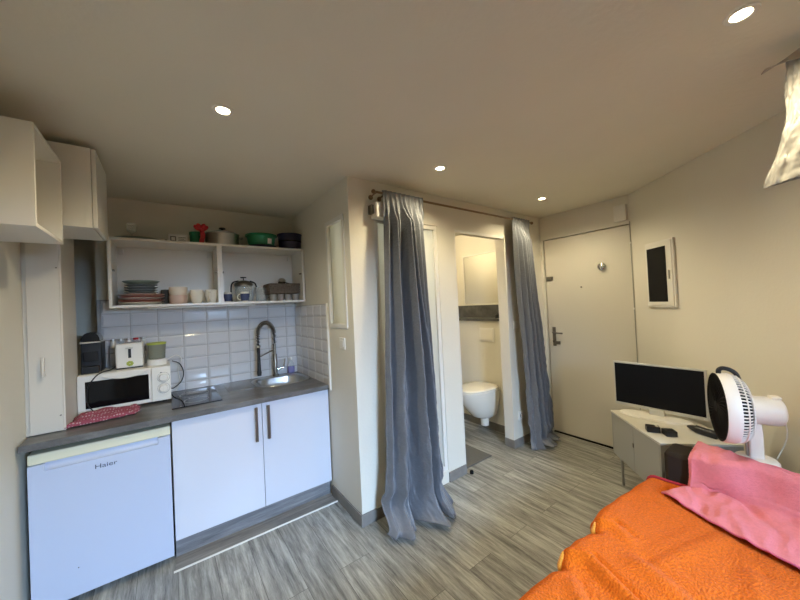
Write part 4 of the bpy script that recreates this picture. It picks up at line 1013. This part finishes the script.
build(LY([(.152, .036), (.146, .030), (.10, .022), (.07, .018), (.07, .024), (.10, .028), (.146, .034), (.152, .036)]), 'rear_shell', M['pinkw'], fn_, smooth=True)
build(LY([(.0, .026), (.066, .024), (.071, .016), (.071, -.080), (.066, -.098), (.05, -.108), (.0, -.112)]), 'motor_housing', M['pinkw'], fn_, smooth=True)
build(MB().box(-.025, .025, -.10, -.06, AZ + .064, AZ + .078), 'switch_block', M['pinkw'], fn_, bevel=.005)
gr = MB()
for k in range(1, 15):
    r = .018 + k * .0105; gr.tube([(r * math.cos(2 * PI * i / 48), .136, AZ + r * math.sin(2 * PI * i / 48)) for i in range(48)], .0022, 5, closed=True)
for k in range(44):
    a = 2 * PI * k / 44; gr.tube([(.03 * math.cos(a), .137, AZ + .03 * math.sin(a)), (.10 * math.cos(a + .2), .138, AZ + .10 * math.sin(a + .2)), (.168 * math.cos(a + .3), .135, AZ + .168 * math.sin(a + .3))], .0030, 5)
gr.lathe([(.166, .126), (.172, .138), (.178, .1365), (.174, .126)], (0, 0, AZ), 64, 'y')
gr.lathe([(0, .142), (.028, .141), (.032, .134), (0, .134)], (0, 0, AZ), 28, 'y')
build(gr, 'front_grille', M['black_matte'], fn_, smooth=True)
build(LY([(.168, .120), (.165, .075), (.145, .044), (.0, .040), (.0, .036), (.148, .039), (.1695, .075), (.1715, .120)]), 'inner_duct', M['black_matte'], fn_, smooth=True)
bl = MB()
for k in range(5):
    a0 = 2 * PI * k / 5
    def bf(u_, v_, a0=a0):
        r = .03 + .125 * v_; a = a0 + (u_ - .5) * (.9 - .1 * v_) + .35 * v_
        return (r * math.cos(a), .085 + (u_ - .5) * .04, AZ + r * math.sin(a))
    bl.grid(bf, 6, 8)
bl.lathe([(0, .11), (.025, .108), (.034, .10), (.034, .045), (0, .045)], (0, 0, AZ), 28, 'y')
build(bl, 'blade_rotor', M['black_matte'], fn_, smooth='all', solid=.003)
hpts = smooth_path([(0, .122, AZ + .176), (0, .120, AZ + .198), (0, .105, AZ + .208), (0, .078, AZ + .202), (0, .055, AZ + .182), (0, .045, AZ + .150)], 6)
build(MB().tube(hpts, .011, 10), 'carry_handle', M['blackp'], fn_, smooth='all')
cable([(.0, -.11, AZ - .04), (.03, -.125, AZ - .11), (.04, -.12, .12), (.03, -.085, .035)], .003, M['whitepl'], None, fn_)

# ------------------------------------------------------------------ garment bag hanging at the upper right
gb = thing('garment_bag', (2.30, .10, 1.95), 'crinkled white plastic garment bag hanging at the upper right edge', 'garment bag')
def bagf(u_, v_):
    a = 2 * PI * u_; c_ = math.cos(a); s_ = math.sin(a)
    P = [(0, .074), (.25, .080), (.52, .086), (.70, .106), (.85, .128), (1.0, .152)]
    for p, q in zip(P, P[1:]):
        if p[0] <= v_ <= q[0]: yl = p[1] + (q[1] - p[1]) * (v_ - p[0]) / (q[0] - p[0]); break
    yr = -.17 - .06 * v_; mid = (yl + yr) / 2; hw = (yl - yr) / 2
    dep = .010 + .045 * math.sin(PI * min(1, .12 + v_ * .80)) * (1 - .6 * v_ ** 6)
    cr = .012 * noise.noise(Vector((c_ * 4, s_ * 4, v_ * 6))) + .012 * abs(noise.noise(Vector((c_ * 9, s_ * 9, v_ * 13 + c_ * 6))))
    z = 2.378 - .465 * v_ + .018 * (1 - c_) * v_ ** 2 + .01 * math.sin(c_ * 5) * v_ * (1 - v_)
    return (1.93 + dep * s_ + cr * 1.8 * s_, mid + hw * (abs(c_) ** .6) * (1 if c_ > 0 else -1) + cr * c_ * .5, z)
build(MB().grid(bagf, 110, 90), 'bag', M['bagm'], gb, smooth='all')
def capf(u_, v_):
    y = .138 - .36 * u_; k = min(1, u_ * 3)
    z = 2.362 + .055 * k - .006 * math.sin(u_ * 9) - v_ * .060 * k
    return (1.925 - .03 * v_ - .012 * math.sin(u_ * 14) * v_, y - .012 * v_, min(z, H - .006))
build(MB().grid(capf, 30, 8), 'shoulder_flap', M['bagm2'], gb, smooth='all', solid=.003)
build(MB().tube(smooth_path([(1.93, -.06, 2.378), (1.93, -.06, 2.415), (1.945, -.06, 2.425), (1.96, -.06, 2.415)], 6), .003, 8), 'hook', M['steel'], gb, smooth='all')
gb.location = (1.93, -.05, 1.91)
for ch_ in gb.children:
    for v_ in ch_.data.vertices: v_.co -= gb.location - ORG[gb]
ORG[gb] = Vector(gb.location)
o = build(MB().cyl((1.958, -.06, 2.412), (1.958, -.06, H), .004, n=10).lathe([(0, 0), (.012, 0), (.012, -.006), (0, -.006)], (1.958, -.06, H), 14), 'ceiling_hook', M['steel'], smooth=True); tag(o, 'small steel ceiling hook from which the garment bag hangs', 'hook')

# ------------------------------------------------------------------ world, camera
wd = bpy.data.worlds.new('World'); bpy.context.scene.world = wd; wd.use_nodes = True
bg = wd.node_tree.nodes['Background']; sky = wd.node_tree.nodes.new('ShaderNodeTexSky'); sky.sky_type = 'NISHITA'; sky.sun_disc = False; sky.sun_elevation = math.radians(35)
wd.node_tree.links.new(sky.outputs['Color'], bg.inputs['Color']); bg.inputs['Strength'].default_value = .06

yaw, pitch, roll, F = math.radians(36.156), math.radians(.804), math.radians(-2.734), 317.6
f_ = Vector((math.sin(yaw) * math.cos(pitch), math.cos(yaw) * math.cos(pitch), math.sin(pitch)))
rt = Vector((math.cos(yaw), -math.sin(yaw), 0)); up = rt.cross(f_)
r2 = rt * math.cos(roll) + up * math.sin(roll); u2 = -rt * math.sin(roll) + up * math.cos(roll)
cam = bpy.data.cameras.new('Camera'); co = bpy.data.objects.new('Camera', cam); COL.objects.link(co)
cam.sensor_fit = 'HORIZONTAL'; cam.sensor_width = 36; cam.lens = F * 36 / 800; cam.clip_start = .02
co.matrix_world = Matrix(((r2.x, u2.x, -f_.x, 0), (r2.y, u2.y, -f_.y, 0), (r2.z, u2.z, -f_.z, 1.52), (0, 0, 0, 1)))
sc = bpy.context.scene; sc.camera = co
sc.view_settings.view_transform = 'Standard'; sc.view_settings.look = 'None'; sc.view_settings.gamma = 1; sc.view_settings.exposure = .1
sc.cycles.max_bounces = 10; sc.cycles.diffuse_bounces = 6; sc.cycles.transmission_bounces = 8; sc.cycles.caustics_reflective = False; sc.cycles.caustics_refractive = False
sc.cycles.use_denoising = True
